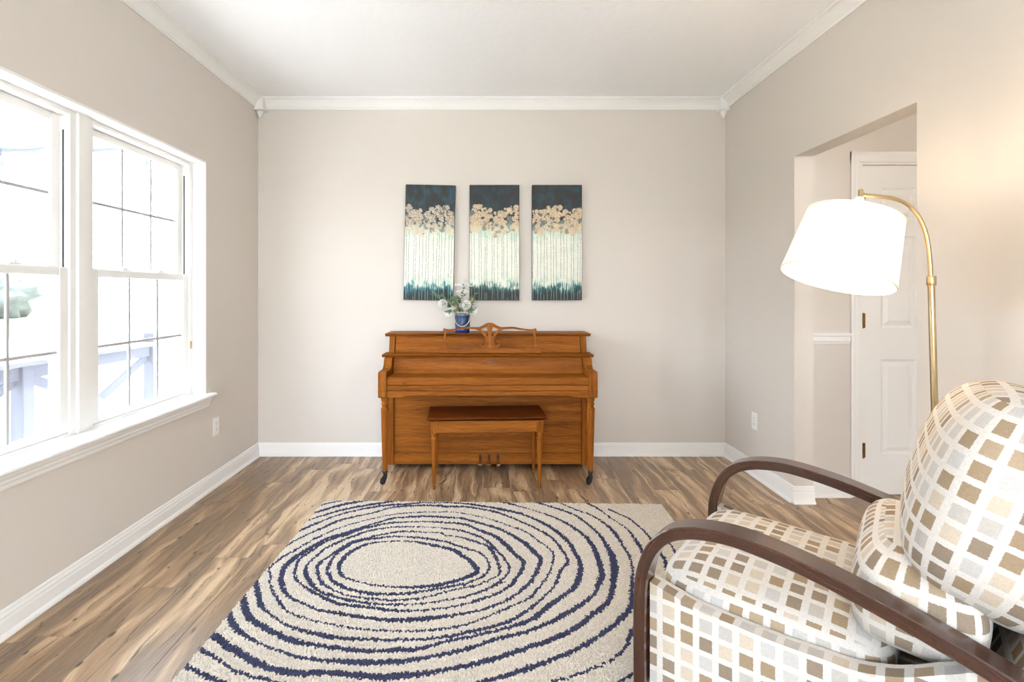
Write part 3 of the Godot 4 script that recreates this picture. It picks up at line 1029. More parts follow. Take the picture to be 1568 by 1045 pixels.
func outside() -> void:
	var b := MB.new()
	b.mm(Vector3(-500, -0.75, -500), Vector3(-4.2, -0.45, 500))
	b.mm(Vector3(-4.2, -0.75, BACK + 0.3), Vector3(500, -0.45, 500))
	var g := struct("ground", b, M.grass, "sunlit lawn outside the window", "lawn")
	b = MB.new()
	b.mm(Vector3(-17.5, -0.45, -200), Vector3(-12.5, -0.44, 200))
	struct("street", b, M.road, "pale street crossing the lawn outside", "street")
	b = MB.new()
	b.mm(Vector3(-4.2, -0.6, -2.6), Vector3(-1.95, -0.1, BACK))
	struct("porch_deck", b, M.deck, "grey porch deck outside the window", "porch")
	b = MB.new()
	b.mm(Vector3(-6.0, -0.45, BACK + 0.3), Vector3(9.0, -0.3, BACK + 9.0))
	struct("patio", b, M.deck, "pale concrete patio outside the rear windows", "patio")
	# railing with crossed braces
	var r := thing("porch_railing", "grey-blue porch railing with crossed braces outside the window", "railing", Vector3(-3.2, -0.1, 0))
	var zs := [-0.95, 0.42, 1.8, 3.2, 4.6]
	for k in zs.size():
		b = MB.new()
		b.mm(Vector3(-0.045, 0, zs[k] - 0.045), Vector3(0.045, 0.97 if k == 0 else 0.88, zs[k] + 0.045), 0.004)
		part("post", b, M.rail, r)
	b = MB.new()
	b.mm(Vector3(-0.07, 0.85, -0.9), Vector3(0.07, 0.885, 4.65), 0.004)
	b.mm(Vector3(-0.02, 0.755, -0.9), Vector3(0.02, 0.85, 4.6), 0.003)
	part("top_rail", b, M.rail, r)
	b = MB.new()
	b.mm(Vector3(-0.02, 0.08, -0.9), Vector3(0.02, 0.15, 4.6), 0.003)
	part("bottom_rail", b, M.rail, r)
	for k in zs.size() - 1:
		for s in [1.0, -1.0]:
			b = MB.new()
			var za: float = zs[k] + 0.045
			var zb: float = zs[k + 1] - 0.045
			var d := Vector3(0, 0.6 * s, zb - za)
			b.x = Transform3D(Basis.looking_at(d.normalized(), Vector3.UP), Vector3(0.012 * s, 0.453, (za + zb) / 2))
			b.box(Vector3.ZERO, Vector3(0.02, 0.07, d.length() - 0.03), 0.003)
			part("brace", b, M.rail, r)
	# header across the end of the porch, with its string of bulbs
	var h := thing("porch_header", "pale grey header boards across the end of the porch", "porch beam", Vector3(-3.9, 2.43, -0.32))
	b = MB.new()
	b.mm(Vector3(-1.6, 0.0, -0.05), Vector3(1.3, 0.2, 0.05), 0.003)
	part("lower_board", b, M.siding, h)
	b = MB.new()
	b.mm(Vector3(-1.6, 0.2, -0.06), Vector3(1.3, 0.42, 0.02), 0.003)
	part("upper_board", b, M.siding, h)
	b = MB.new()
	b.mm(Vector3(-1.6, -2.53, -0.05), Vector3(-1.5, 0.0, 0.05), 0.004)
	part("post", b, M.siding, h)
	b = MB.new()
	b.mm(Vector3(1.2, -2.53, -0.05), Vector3(1.3, 0.0, 0.05), 0.004)
	part("post", b, M.siding, h)
	var s := thing("string_lights", "dark cord with unlit bulbs hanging under the porch header", "string lights", Vector3(-3.9, 2.43, -0.24))
	b = MB.new()
	var path := PackedVector3Array()
	for k in 41:
		var t := k / 40.0
		path.append(Vector3(lerpf(-1.45, 1.2, t), 0.02 - 0.03 * absf(sin(t * PI * 4.3)), 0))
	b.tube(path, 0.006, 6)
	part("cord", b, M.cord, s)
	for xx in [-1.32, -0.70, -0.08, 0.55, 1.1]:
		b = MB.new()
		b.x = Transform3D(Basis.IDENTITY, Vector3(xx, -0.04, 0))
		b.lathe([Vector2(0.0, 0.05), Vector2(0.014, 0.045), Vector2(0.018, 0.0), Vector2(0.014, -0.02)], 10)
		var so := part("socket", b, M.cord, s)
		b = MB.new()
		b.x = Transform3D(Basis.IDENTITY, Vector3(xx, -0.06, 0))
		b.lathe([Vector2(0.013, 0.0), Vector2(0.026, -0.03), Vector2(0.03, -0.055), Vector2(0.022, -0.08), Vector2(0, -0.09)], 12)
		part("glass_bulb", b, M.bulb_off, so)
	# shrubs and bare trees beyond the street
	var n1 := noise(77, 2.2, 3)
	var spots := [[-23.0, -14.0, 2.2, 0], [-27.0, -20.0, 2.6, 0], [-25.0, -8.5, 1.6, 0], [-24.0, 1.5, 2.4, 0], [-30.0, -3.5, 3.0, 0], [-10.6, -6.2, 1.0, 1], [-20.5, -1.0, 2.0, 1], [-34.0, -30.0, 3.4, 0]]
	var labs := ["round green shrub far across the street", "broad green shrub beside the round one far across the street", "low green shrub across the street", "tall green shrub across the street beside a bare one", "large green shrub furthest down the street", "bare twiggy bush standing on the near lawn", "bare twiggy bush across the street", "tallest green shrub on the skyline"]
	for k in spots.size():
		var e: Array = spots[k]
		var t := thing("shrub" if e[3] == 0 else "bare_bush", labs[k], "shrub" if e[3] == 0 else "bush", Vector3(e[0], -0.45, e[1]), 0.0, "plants beyond the porch")
		if e[3] == 0:
			b = MB.new()
			var rr: float = e[2]
			var p := []
			for i in 13:
				var row := []
				var la := -PI / 2 + PI * i / 12.0
				for j in 20:
					var q := Vector3(cos(la) * cos(TAU * j / 20), sin(la), cos(la) * sin(TAU * j / 20))
					row.append(q * rr * (1.0 + 0.5 * n1.get_noise_3dv(q * 1.3 + Vector3(k * 9, 0, 0))) * Vector3(1, 0.55, 1) + Vector3(0, rr * 0.45, 0))
				p.append(row)
			b.grid(p, false, true)
			part("crown", b, M.bush, t)
		else:
			for j in 26:
				b = MB.new() if j == 0 else b
				var a := rng.randf() * TAU
				var le: float = e[2] * rng.randf_range(0.7, 1.4)
				var tip := Vector3(cos(a) * le * 0.5, le, sin(a) * le * 0.5)
				b.tube(PackedVector3Array([Vector3.ZERO, tip * 0.5 + Vector3(cos(a), 0, sin(a)) * 0.06, tip]), [0.02, 0.012, 0.004], 5)
			part("twigs", b, M.bark, t)

# ---------------------------------------------------------------- rug

func rug() -> void:
	var root := thing("area_rug", "cream shag rug with irregular navy rings on the plank floor", "rug", Vector3(0.024, 0.0, 0.917), deg_to_rad(-1.4))
	var W := 800
	var H := 1160
	var mask := PackedByteArray()
	mask.resize(W * H)
	var n1 := noise(19, 0.35, 2)
	for ri in RINGS.size():
		var e: Array = RINGS[ri]
		var pts := PackedVector2Array()
		for k in range(2, e.size(), 2):
			pts.append(Vector2(e[k] * 2.0 + W / 2, e[k + 1] * 2.0))
		var n := pts.size()
		var along := 0.0
		for i in (n if e[0] == 1 else n - 1):
			var p1 := pts[i]
			var p2 := pts[(i + 1) % n]
			var p0 := pts[(i - 1 + n) % n] if e[0] == 1 or i > 0 else p1
			var p3 := pts[(i + 2) % n] if e[0] == 1 or i + 2 < n else p2
			var m := maxi(2, int(p1.distance_to(p2) / 1.5))
			for k in m:
				var q := p1.cubic_interpolate(p2, p0, p3, float(k) / m)
				var wd: float = e[1] * 0.4 * (1.08 + 0.8 * n1.get_noise_2d((along + k * 1.5) * 0.012, ri * 40.0))
				var rr := maxf(wd * 0.5, 1.9)
				for yy in range(int(q.y - rr), int(q.y + rr) + 2):
					if yy < 0 or yy >= H:
						continue
					for xx in range(int(q.x - rr), int(q.x + rr) + 2):
						if xx >= 0 and xx < W and Vector2(xx, yy).distance_squared_to(q) < rr * rr:
							mask[yy * W + xx] = 1
			along += p1.distance_to(p2)
	var cream := C8(204, 193, 178)
	var navy := C8(52, 55, 82)
	var by := PackedByteArray()
	by.resize(W * H * 3)
	for k in W * H:
		var c := navy if mask[k] == 1 else cream
		by[k * 3] = int(c.r * 255); by[k * 3 + 1] = int(c.g * 255); by[k * 3 + 2] = int(c.b * 255)
	var bm := mat(Color.WHITE, 1.0)
	bm.albedo_texture = picture(W, H, by)
	var b := MB.new()
	b.mm(Vector3(-1, 0, 0), Vector3(1, 0.007, 2.9), 0.002)
	for i in b.u.size():
		b.u[i] = Vector2(b.v[i].x / 2.0 + 0.5, b.v[i].z / 2.9)
	part("backing", b, bm, root)
	# pile: short tufts, each in the colour of its place in the weave
	var t := MB.new()
	var rings := []
	for e in [[0.0036, 0.0], [0.0052, 0.004], [0.0042, 0.008], [0.0, 0.0105]]:
		var row := []
		for j in 5:
			var a := TAU * j / 5
			row.append(Vector3(cos(a) * e[0], e[1], sin(a) * e[0]))
		rings.append(row)
	for i in 3:
		for j in 5:
			var q := [rings[i][j], rings[i + 1][j], rings[i + 1][(j + 1) % 5], rings[i][(j + 1) % 5]]
			var nn := []
			for p in q:
				nn.append(Vector3(p.x, 0.0025 + (p.y - 0.004) * 0.5, p.z).normalized())
			t.t3(q[0], q[1], q[2], nn[0], nn[1], nn[2], Vector2.ZERO, Vector2.ZERO, Vector2.ZERO)
			t.t3(q[0], q[2], q[3], nn[0], nn[2], nn[3], Vector2.ZERO, Vector2.ZERO, Vector2.ZERO)
	var pm := mat(Color.WHITE, 1.0)
	pm.vertex_color_use_as_albedo = true
	var mmesh := MultiMesh.new()
	mmesh.transform_format = MultiMesh.TRANSFORM_3D
	mmesh.use_colors = true
	mmesh.mesh = t.mesh()
	mmesh.mesh.surface_set_material(0, pm)
	var sp := 0.0066
	var nx := int(1.99 / sp)
	var nz := int(2.89 / sp)
	mmesh.instance_count = nx * nz
	var r := RandomNumberGenerator.new()
	r.seed = 5
	var cl := cream.srgb_to_linear()
	var nl := navy.srgb_to_linear()
	for i in nx:
		for j in nz:
			var px := -0.995 + (i + r.randf_range(0.0, 1.0)) * sp
			var pz := 0.005 + (j + r.randf_range(0.0, 1.0)) * sp
			var bs := Basis.from_euler(Vector3(r.randf_range(-0.6, 0.6), r.randf() * TAU, r.randf_range(-0.6, 0.6)))
			bs = bs.scaled(Vector3.ONE * r.randf_range(0.8, 1.1))
			mmesh.set_instance_transform(i * nz + j, Transform3D(bs, Vector3(px, 0.005, pz)))
			var mx := clampi(int((px + 1.0) * 400.0), 0, W - 1)
			var mz := clampi(int(pz * 400.0), 0, H - 1)
			var c := nl if mask[mz * W + mx] == 1 else cl
			mmesh.set_instance_color(i * nz + j, c * r.randf_range(0.88, 1.08))
	var mi := MultiMeshInstance3D.new()
	mi.name = "pile"
	mi.multimesh = mmesh
	mi.material_override = pm
	mi.set_meta("kind", "stuff")
	root.add_child(mi)

# ---------------------------------------------------------------- piano

func on_side(poly: PackedVector2Array, x0: float, x1: float, b: MB, bev := 0.002, g := 1) -> void:
	# poly in (z, y), extruded along x
	var keep := b.x
	b.x = Transform3D(Basis(Vector3(0, 0, 1), Vector3(0, 1, 0), Vector3(-1, 0, 0)), Vector3.ZERO)
	b.prism(poly, -x0, -x1, bev, g)
	b.x = keep

func V2(a: Array) -> PackedVector2Array:
	var p := PackedVector2Array()
	for k in range(0, a.size(), 2):
		p.append(Vector2(a[k], a[k + 1]))
	return p

func piano() -> void:
	var r := thing("spinet_piano", "brown walnut spinet piano with closed fallboard against the back wall", "piano", Vector3(0, 0, 0))
	var W: StandardMaterial3D = M.piano
	var b: MB
	# case sides
	for s in [-1.0, 1.0]:
		b = MB.new()
		b.uo = Vector2(0.3 * s, 0.13 * s)
		on_side(V2([0.035, 0.035, 0.325, 0.035, 0.325, 0.70, 0.32, 0.806, 0.296, 0.82, 0.262, 0.938, 0.035, 0.938]), minf(0.665 * s, 0.705 * s), maxf(0.665 * s, 0.705 * s), b)
		part("case_side", b, W, r)
	b = MB.new()
	b.mm(Vector3(-0.665, 0.05, 0.035), Vector3(0.665, 0.93, 0.055))
	part("back_board", b, M.under, r)
	# lower front: knee board and toe rail with a fine joint between them
	b = MB.new()
	b.uo = Vector2(0.2, 0.4)
	b.mm(Vector3(-0.664, 0.117, 0.295), Vector3(0.664, 0.57, 0.313), 0.0015)
	part("knee_board", b, W, r)
	b = MB.new()
	b.uo = Vector2(0.5, 0.7)
	b.mm(Vector3(-0.664, 0.037, 0.293), Vector3(0.664, 0.1155, 0.316), 0.0015)
	part("toe_rail", b, W, r)
	# keybed front: scalloped rail, key slip, closed fallboard
	b = MB.new()
	b.uo = Vector2(0.11, 0.21)
	b.prism(V2([-0.655, 0.612, -0.655, 0.569, -0.565, 0.569, -0.552, 0.572, -0.54, 0.579, -0.525, 0.583, 0.525, 0.583, 0.54, 0.579, 0.552, 0.572, 0.565, 0.569, 0.655, 0.569, 0.655, 0.612]), 0.33, 0.622, 0.0015, 0)
	part("keybed", b, W, r)
	b = MB.new()
	b.uo = Vector2(0.61, 0.05)
	b.mm(Vector3(-0.655, 0.6145, 0.36), Vector3(0.655, 0.6485, 0.622), 0.003)
	part("key_slip", b, W, r)
	b = MB.new()
	b.mm(Vector3(-0.653, 0.6, 0.37), Vector3(0.653, 0.66, 0.612))
	part("key_bed_core", b, M.under, r)
	b = MB.new()
	b.uo = Vector2(0.4, 0.33)
	on_side(V2([0.616, 0.651, 0.619, 0.655, 0.619, 0.690, 0.612, 0.697, 0.60, 0.699, 0.405, 0.694, 0.403, 0.651]), -0.654, 0.654, b, 0.0, 2)
	var fb := part("fallboard", b, W, r)
	for s in [-0.545, 0.545]:
		b = MB.new()
		b.x = Transform3D(Basis(Vector3.RIGHT, PI / 2), Vector3(s, 0.665, 0.618))
		b.lathe([Vector2(0.006, 0), Vector2(0.005, 0.006), Vector2(0.011, 0.012), Vector2(0.012, 0.017), Vector2(0.008, 0.021), Vector2(0, 0.022)], 16)
		part("knob", b, W, fb, "small turned wooden knob")
	# strip behind the fallboard, name board above it
	b = MB.new()
	b.uo = Vector2(0.9, 0.6)
	b.mm(Vector3(-0.654, 0.69, 0.375), Vector3(0.654, 0.719, 0.398), 0.0015)
	part("rear_strip", b, W, r)
	b = MB.new()
	b.uo = Vector2(0.15, 0.83)
	on_side(V2([0.335, 0.719, 0.388, 0.719, 0.372, 0.803, 0.335, 0.803]), -0.654, 0.654, b, 0.001, 2)
	var nb := part("name_board", b, W, r)
	b = MB.new()
	b.x = Transform3D(Basis(Vector3.RIGHT, -0.19), Vector3(0.022, 0.765, 0.3798))
	b.box(Vector3(-0.014, 0, 0), Vector3(0.026, 0.018, 0.001))
	b.box(Vector3(0.014, 0, 0), Vector3(0.02, 0.009, 0.001))
	part("emblem", b, mat(C8(96, 66, 30), 0.4), nb, "small worn maker's emblem")
	# cheeks and arms
	for s in [-1.0, 1.0]:
		b = MB.new()
		b.uo = Vector2(0.2 * s, 0.5)
		on_side(V2([0.325, 0.569, 0.622, 0.569, 0.63, 0.575, 0.63, 0.722, 0.622, 0.735, 0.605, 0.739, 0.50, 0.737, 0.47, 0.742, 0.45, 0.758, 0.44, 0.78, 0.425, 0.803, 0.325, 0.803]), minf(0.656 * s, 0.712 * s), maxf(0.656 * s, 0.712 * s), b, 0.003, 0)
		part("arm", b, W, r)
		b = MB.new()
		b.mm(Vector3(0.654 * s, 0.6105, 0.45), Vector3(0.7135 * s, 0.612, 0.6312))
		part("joint_line", b, M.under, r)
	# shelf
	b = MB.new()
	b.uo = Vector2(0.77, 0.1)
	on_side(V2([0.25, 0.804, 0.394, 0.804, 0.398, 0.806, 0.402, 0.811, 0.416, 0.819, 0.42, 0.822, 0.417, 0.825, 0.25, 0.825]), -0.732, 0.732, b, 0.002, 2)
	part("shelf", b, W, r)
	# upper panel, leaning back
	b = MB.new()
	b.uo = Vector2(0.05, 0.27)
	on_side(V2([0.265, 0.826, 0.287, 0.826, 0.256, 0.938, 0.235, 0.938]), -0.66, 0.66, b, 0.0, 2)
	part("upper_panel", b, W, r)
	# lid
	b = MB.new()
	b.uo = Vector2(0.35, 0.44)
	on_side(V2([0.022, 0.938, 0.258, 0.938, 0.262, 0.940, 0.266, 0.945, 0.278, 0.953, 0.281, 0.956, 0.278, 0.959, 0.022, 0.959]), -0.736, 0.736, b, 0.004, 2)
	part("lid", b, W, r)
	music_desk(r)
	# fluted legs on casters
	for s in [-1.0, 1.0]:
		b = MB.new()
		b.x = Transform3D(Basis.IDENTITY, Vector3(0.672 * s, 0, 0.594))
		var prof := [Vector2(0, 0.085), Vector2(0.017, 0.085), Vector2(0.0175, 0.09)]
		for k in 17:
			var y := 0.10 + k / 16.0 * 0.385
			prof.append(Vector2(lerpf(0.0175, 0.0275, k / 16.0), y))
		prof.append_array([Vector2(0.0275, 0.487), Vector2(0.0275, 0.495), Vector2(0.0235, 0.499), Vector2(0.021, 0.506), Vector2(0.0215, 0.516), Vector2(0.025, 0.521), Vector2(0.025, 0.527), Vector2(0.022, 0.531), Vector2(0.022, 0.54), Vector2(0.026, 0.55), Vector2(0.028, 0.5695), Vector2(0, 0.5695)])
		b.lathe(prof, 48, 12, 0.1, 0.486, 0.0035)
		var lg := part("leg", b, W, r)
		b = MB.new()
		b.x = Transform3D(Basis.IDENTITY, Vector3(0.672 * s, 0, 0.594))
		b.lathe([Vector2(0.0175, 0.086), Vector2(0.0185, 0.083), Vector2(0.0185, 0.078), Vector2(0.014, 0.076), Vector2(0.014, 0.05), Vector2(0.0, 0.05)], 20)
		part("caster_cup", b, M.black, lg)
		b = MB.new()
		b.x = Transform3D(Basis(Vector3.UP, 0.5 * s), Vector3(0.672 * s, 0, 0.594))
		for t in [-0.011, 0.011]:
			b.x = Transform3D(Basis(Vector3.UP, 0.6), Vector3(0.672 * s, 0, 0.594))
			b.prism(V2([-0.012, 0.05, 0.010, 0.05, -0.004, 0.012, -0.026, 0.016, -0.03, 0.03]), t - 0.0015, t + 0.0015)
		part("caster_fork", b, M.black, lg)
		b = MB.new()
		b.x = Transform3D(Basis(Vector3.UP, 0.6) * Basis(Vector3.RIGHT, PI / 2), Vector3(0.672 * s, 0, 0.594) + Basis(Vector3.UP, 0.6) * Vector3(-0.017, 0.018, 0))
		b.lathe([Vector2(0, -0.008), Vector2(0.015, -0.008), Vector2(0.018, -0.006), Vector2(0.018, 0.006), Vector2(0.015, 0.008), Vector2(0, 0.008)], 20)
		part("caster_wheel", b, M.black, lg)
	# pedals
	for xx in [-0.054, 0.008, 0.072]:
		b = MB.new()
		b.x = Transform3D(Basis(Vector3(1, 0, 0), Vector3(0, -0.24, 0.971), Vector3(0, -0.971, -0.24)), Vector3(xx, 0.086, 0.31))
		b.prism(V2([-0.006, 0, -0.0065, 0.045, -0.010, 0.062, -0.0165, 0.08, -0.0165, 0.1, -0.012, 0.108, 0.012, 0.108, 0.0165, 0.1, 0.0165, 0.08, 0.010, 0.062, 0.0065, 0.045, 0.006, 0]), -0.005, 0.005, 0.0012)
		part("pedal", b, M.steel, r, "worn metal pedal")
		b = MB.new()
		b.mm(Vector3(xx - 0.009, 0.062, 0.3155), Vector3(xx + 0.009, 0.106, 0.3165))
		part("pedal_slot", b, M.under, r)
	# rear feet
	for s in [-0.6, 0.6]:
		b = MB.new()
		b.mm(Vector3(s - 0.03, 0.0, 0.07), Vector3(s + 0.03, 0.05, 0.15), 0.002)
		part("rear_foot", b, M.black, r)

func stroke(b: MB, pts: Array, d0: float, d1: float) -> void:
	# pts: [x, y, half width] ...; a smooth band of changing width, extruded
	var p := []
	for k in pts.size() - 1:
		var a: Array = pts[k]
		var c: Array = pts[k + 1]
		var a0: Array = pts[maxi(k - 1, 0)]
		var c1: Array = pts[mini(k + 2, pts.size() - 1)]
		for i in 5:
			var t := i / 5.0
			var q := Vector2(a[0], a[1]).cubic_interpolate(Vector2(c[0], c[1]), Vector2(a0[0], a0[1]), Vector2(c1[0], c1[1]), t)
			p.append([q, lerpf(a[2], c[2], t)])
	var e: Array = pts[-1]
	p.append([Vector2(e[0], e[1]), e[2]])
	var lft := []
	var rgt := []
	for k in p.size():
		var t: Vector2 = (p[mini(k + 1, p.size() - 1)][0] - p[maxi(k - 1, 0)][0]).normalized()
		var nn := Vector2(-t.y, t.x) * float(p[k][1])
		lft.append(p[k][0] + nn)
		rgt.append(p[k][0] - nn)
	for k in p.size() - 1:
		var q := [lft[k], lft[k + 1], rgt[k + 1], rgt[k]]
		var m: Vector2 = (q[0] + q[2]) * 0.5
		for z in [d0, d1]:
			b.fq(Vector3(q[0].x, q[0].y, z), Vector3(q[1].x, q[1].y, z), Vector3(q[2].x, q[2].y, z), Vector3(q[3].x, q[3].y, z), Vector3(0, 0, 1 if z == d1 else -1), 0)
		for s in [[q[0], q[1]], [q[2], q[3]]]:
			var o: Vector2 = (s[0] + s[1]) * 0.5 - m
			b.fq(Vector3(s[0].x, s[0].y, d0), Vector3(s[1].x, s[1].y, d0), Vector3(s[1].x, s[1].y, d1), Vector3(s[0].x, s[0].y, d1), Vector3(o.x, o.y, 0), 0)
	for k in [0, p.size() - 1]:
		var o2: Vector2 = (p[0][0] - p[1][0]) if k == 0 else (p[k][0] - p[k - 1][0])
		b.fq(Vector3(lft[k].x, lft[k].y, d0), Vector3(rgt[k].x, rgt[k].y, d0), Vector3(rgt[k].x, rgt[k].y, d1), Vector3(lft[k].x, lft[k].y, d1), Vector3(o2.x, o2.y, 0), 0)

func music_desk(r: Node3D) -> void:
	var at := Transform3D(Basis(Vector3.RIGHT, -0.13), Vector3(0.014, 0.8255, 0.345))
	var b := MB.new()
	b.x = at
	b.uo = Vector2(0.3, 0.9)
	var f := 1.0 / 1423.0
	b.mm(Vector3(-0.358, 0.003, -0.006), Vector3(0.358, 0.038, 0.008), 0.002)
	b.mm(Vector3(-0.352, 0.0, -0.004), Vector3(0.352, 0.008, 0.026), 0.002)
	for s in [-1.0, 1.0]:
		var P := func(x: float, y: float, w: float) -> Array: return [s * (x - 36.0) * f, (398.0 - y) * f, w * f]
		stroke(b, [P.call(492, 350, 34), P.call(491, 328, 22), P.call(489, 300, 11), P.call(489, 245, 10), P.call(485, 195, 10), P.call(494, 160, 15)], -0.005, 0.006)
		stroke(b, [P.call(502, 156, 10), P.call(470, 164, 9), P.call(430, 166, 9), P.call(350, 156, 9), P.call(270, 143, 10), P.call(190, 146, 11), P.call(140, 147, 13), P.call(95, 128, 15), P.call(60, 112, 18), P.call(36, 110, 18)], -0.005, 0.0065)
		stroke(b, [P.call(185, 145, 8), P.call(135, 165, 12), P.call(92, 205, 13), P.call(66, 255, 15), P.call(62, 300, 18), P.call(80, 325, 16), P.call(110, 328, 12), P.call(132, 308, 10), P.call(133, 284, 9), P.call(116, 271, 9), P.call(102, 278, 8)], -0.005, 0.0075)
	b.prism(V2([-44 * f, 293 * f, -40 * f, 285 * f, -26 * f, 240 * f, -17 * f, 195 * f, -20 * f, 150 * f, -38 * f, 100 * f, -70 * f, 62 * f, -95 * f, 40 * f, 95 * f, 40 * f, 70 * f, 62 * f, 38 * f, 100 * f, 20 * f, 150 * f, 17 * f, 195 * f, 26 * f, 240 * f, 40 * f, 285 * f, 44 * f, 293 * f, 20 * f, 299 * f, -20 * f, 299 * f]), -0.005, 0.007, 0.0, 1)
	part("music_desk", b, M.piano, r, "carved wooden music desk with scrolls")

func bench() -> void:
	var r := thing("piano_bench", "brown wooden piano bench with tapered legs in front of the piano", "bench", Vector3(-0.012, 0, 0.53), deg_to_rad(3.0))
	var b := MB.new()
	# lid with a moulded edge
	var lay := [[0.36, 0.145, 0.436], [0.37, 0.155, 0.441], [0.384, 0.169, 0.449], [0.384, 0.169, 0.457], [0.378, 0.163, 0.461]]
	for k in lay.size() - 1:
		var a: Array = lay[k]
		var c: Array = lay[k + 1]
		for e in [[-1, -1, 1, -1], [1, -1, 1, 1], [1, 1, -1, 1], [-1, 1, -1, -1]]:
			b.fq(Vector3(e[0] * a[0], a[2], e[1] * a[1]), Vector3(e[2] * a[0], a[2], e[3] * a[1]), Vector3(e[2] * c[0], c[2], e[3] * c[1]), Vector3(e[0] * c[0], c[2], e[1] * c[1]), Vector3(e[0] + e[2], (c[0] - a[0]) * -2.0, e[1] + e[3]), 0)
	b.fq(Vector3(-0.378, 0.461, -0.163), Vector3(0.378, 0.461, -0.163), Vector3(0.378, 0.461, 0.163), Vector3(-0.378, 0.461, 0.163), Vector3.UP, 0)
	b.fq(Vector3(-0.36, 0.436, -0.145), Vector3(0.36, 0.436, -0.145), Vector3(0.36, 0.436, 0.145), Vector3(-0.36, 0.436, 0.145), Vector3.DOWN, 0)
	part("seat_lid", b, M.bench, r)
	b = MB.new()
	b.uo = Vector2(0.6, 0.2)
	for s in [-1.0, 1.0]:
		b.mm(Vector3(-0.322, 0.362, s * 0.152 - 0.008), Vector3(0.322, 0.436, s * 0.152 + 0.008 - 0.003), 0.001)
		b.mm(Vector3(s * 0.352 - 0.008, 0.362, -0.13), Vector3(s * 0.352 + 0.005, 0.436, 0.13), 0.001, 2)
	part("apron", b, M.piano, r)
	for sx in [-1.0, 1.0]:
		for sz in [-1.0, 1.0]:
			b = MB.new()
			b.mm(Vector3(sx * 0.338 - 0.021, 0.358, sz * 0.138 - 0.021), Vector3(sx * 0.338 + 0.021, 0.436, sz * 0.138 + 0.021), 0.001, 1)
			b.x = Transform3D(Basis.IDENTITY, Vector3(sx * 0.338, 0, sz * 0.138))
			var prof := [Vector2(0, 0), Vector2(0.007, 0), Vector2(0.0085, 0.01), Vector2(0.007, 0.03), Vector2(0.0105, 0.036), Vector2(0.0105, 0.042)]
			for k in 13:
				prof.append(Vector2(lerpf(0.0105, 0.018, k / 12.0), lerpf(0.046, 0.318, k / 12.0)))
			prof.append_array([Vector2(0.0185, 0.322), Vector2(0.0185, 0.328), Vector2(0.0145, 0.332), Vector2(0.0145, 0.34), Vector2(0.018, 0.344), Vector2(0.019, 0.358)])
			b.lathe(prof, 40, 10, 0.046, 0.32, 0.0024)
			part("leg", b, M.piano, r)

func pictures() -> void:
	var gold := [C8(214, 196, 172), C8(216, 192, 158), C8(214, 190, 156)]
	var labs := ["tall canvas of pale trees, its night band bluest, hung by the flowers", "middle canvas of the pale tree triptych with a dark green foot", "tall canvas of pale trees over the bare end of the piano lid"]
	var xs := [-0.445, 0.05, 0.527]
	for k in 3:
		var t := thing("canvas_painting", labs[k], "painting", Vector3(xs[k], 1.634, 0.002), 0.0, "canvas triptych over the piano")
		t.rotation.z = [-0.021, 0.0, 0.0][k]
		var b := MB.new()
		b.mm(Vector3(-0.19, -0.44, 0), Vector3(0.19, 0.44, 0.033), 0.003)
		part("stretched_canvas", b, M.canvas_side, t)
		b = MB.new()
		b.fq(Vector3(-0.188, -0.438, 0.0335), Vector3(0.188, -0.438, 0.0335), Vector3(0.188, 0.438, 0.0335), Vector3(-0.188, 0.438, 0.0335), Vector3(0, 0, 1), 0)
		for i in b.u.size():
			b.u[i] = Vector2(b.v[i].x / 0.376 + 0.5, 0.5 - b.v[i].y / 0.876)
		var m := mat(Color.WHITE, 0.6)
		m.albedo_texture = painting_texture(300 + k * 17, [1.0, 0.45, 0.6][k], gold[k], [0.16, 0.06, 0.0][k])
		part("painted_face", b, m, t)

# ---------------------------------------------------------------- vase and flowers

func petal(b: MB, at: Vector3, out: Vector3, le: float, wd: float, curl := 0.3) -> void:
	var o := out.normalized()
	var side := o.cross(Vector3.UP if absf(o.y) < 0.9 else Vector3.RIGHT).normalized().rotated(o, rng.randf() * TAU)
	var nn := side.cross(o).normalized()
	var mid := at + o * le * 0.55 + nn * le * curl * 0.3
	var tip := at + o * le - nn * le * curl
	var l := at + o * le * 0.5 + side * wd
	var r := at + o * le * 0.5 - side * wd
	b.ft(at, l, mid, nn, 0); b.ft(l, tip, mid, nn, 0); b.ft(tip, r, mid, nn, 0); b.ft(r, at, mid, nn, 0)

func puff(r: float, n: int, size: float, squash := 1.0) -> MB:
	var b := MB.new()
	for k in n:
		var y := 1.0 - 2.0 * (k + 0.5) / n
		var a := k * 2.39996
		var q := Vector3(cos(a) * sqrt(1 - y * y), y * squash, sin(a) * sqrt(1 - y * y))
		petal(b, q * r * 0.72, q + Vector3(rng.randf_range(-0.3, 0.3), rng.randf_range(-0.2, 0.4), rng.randf_range(-0.3, 0.3)), size, size * 0.42)
	return b

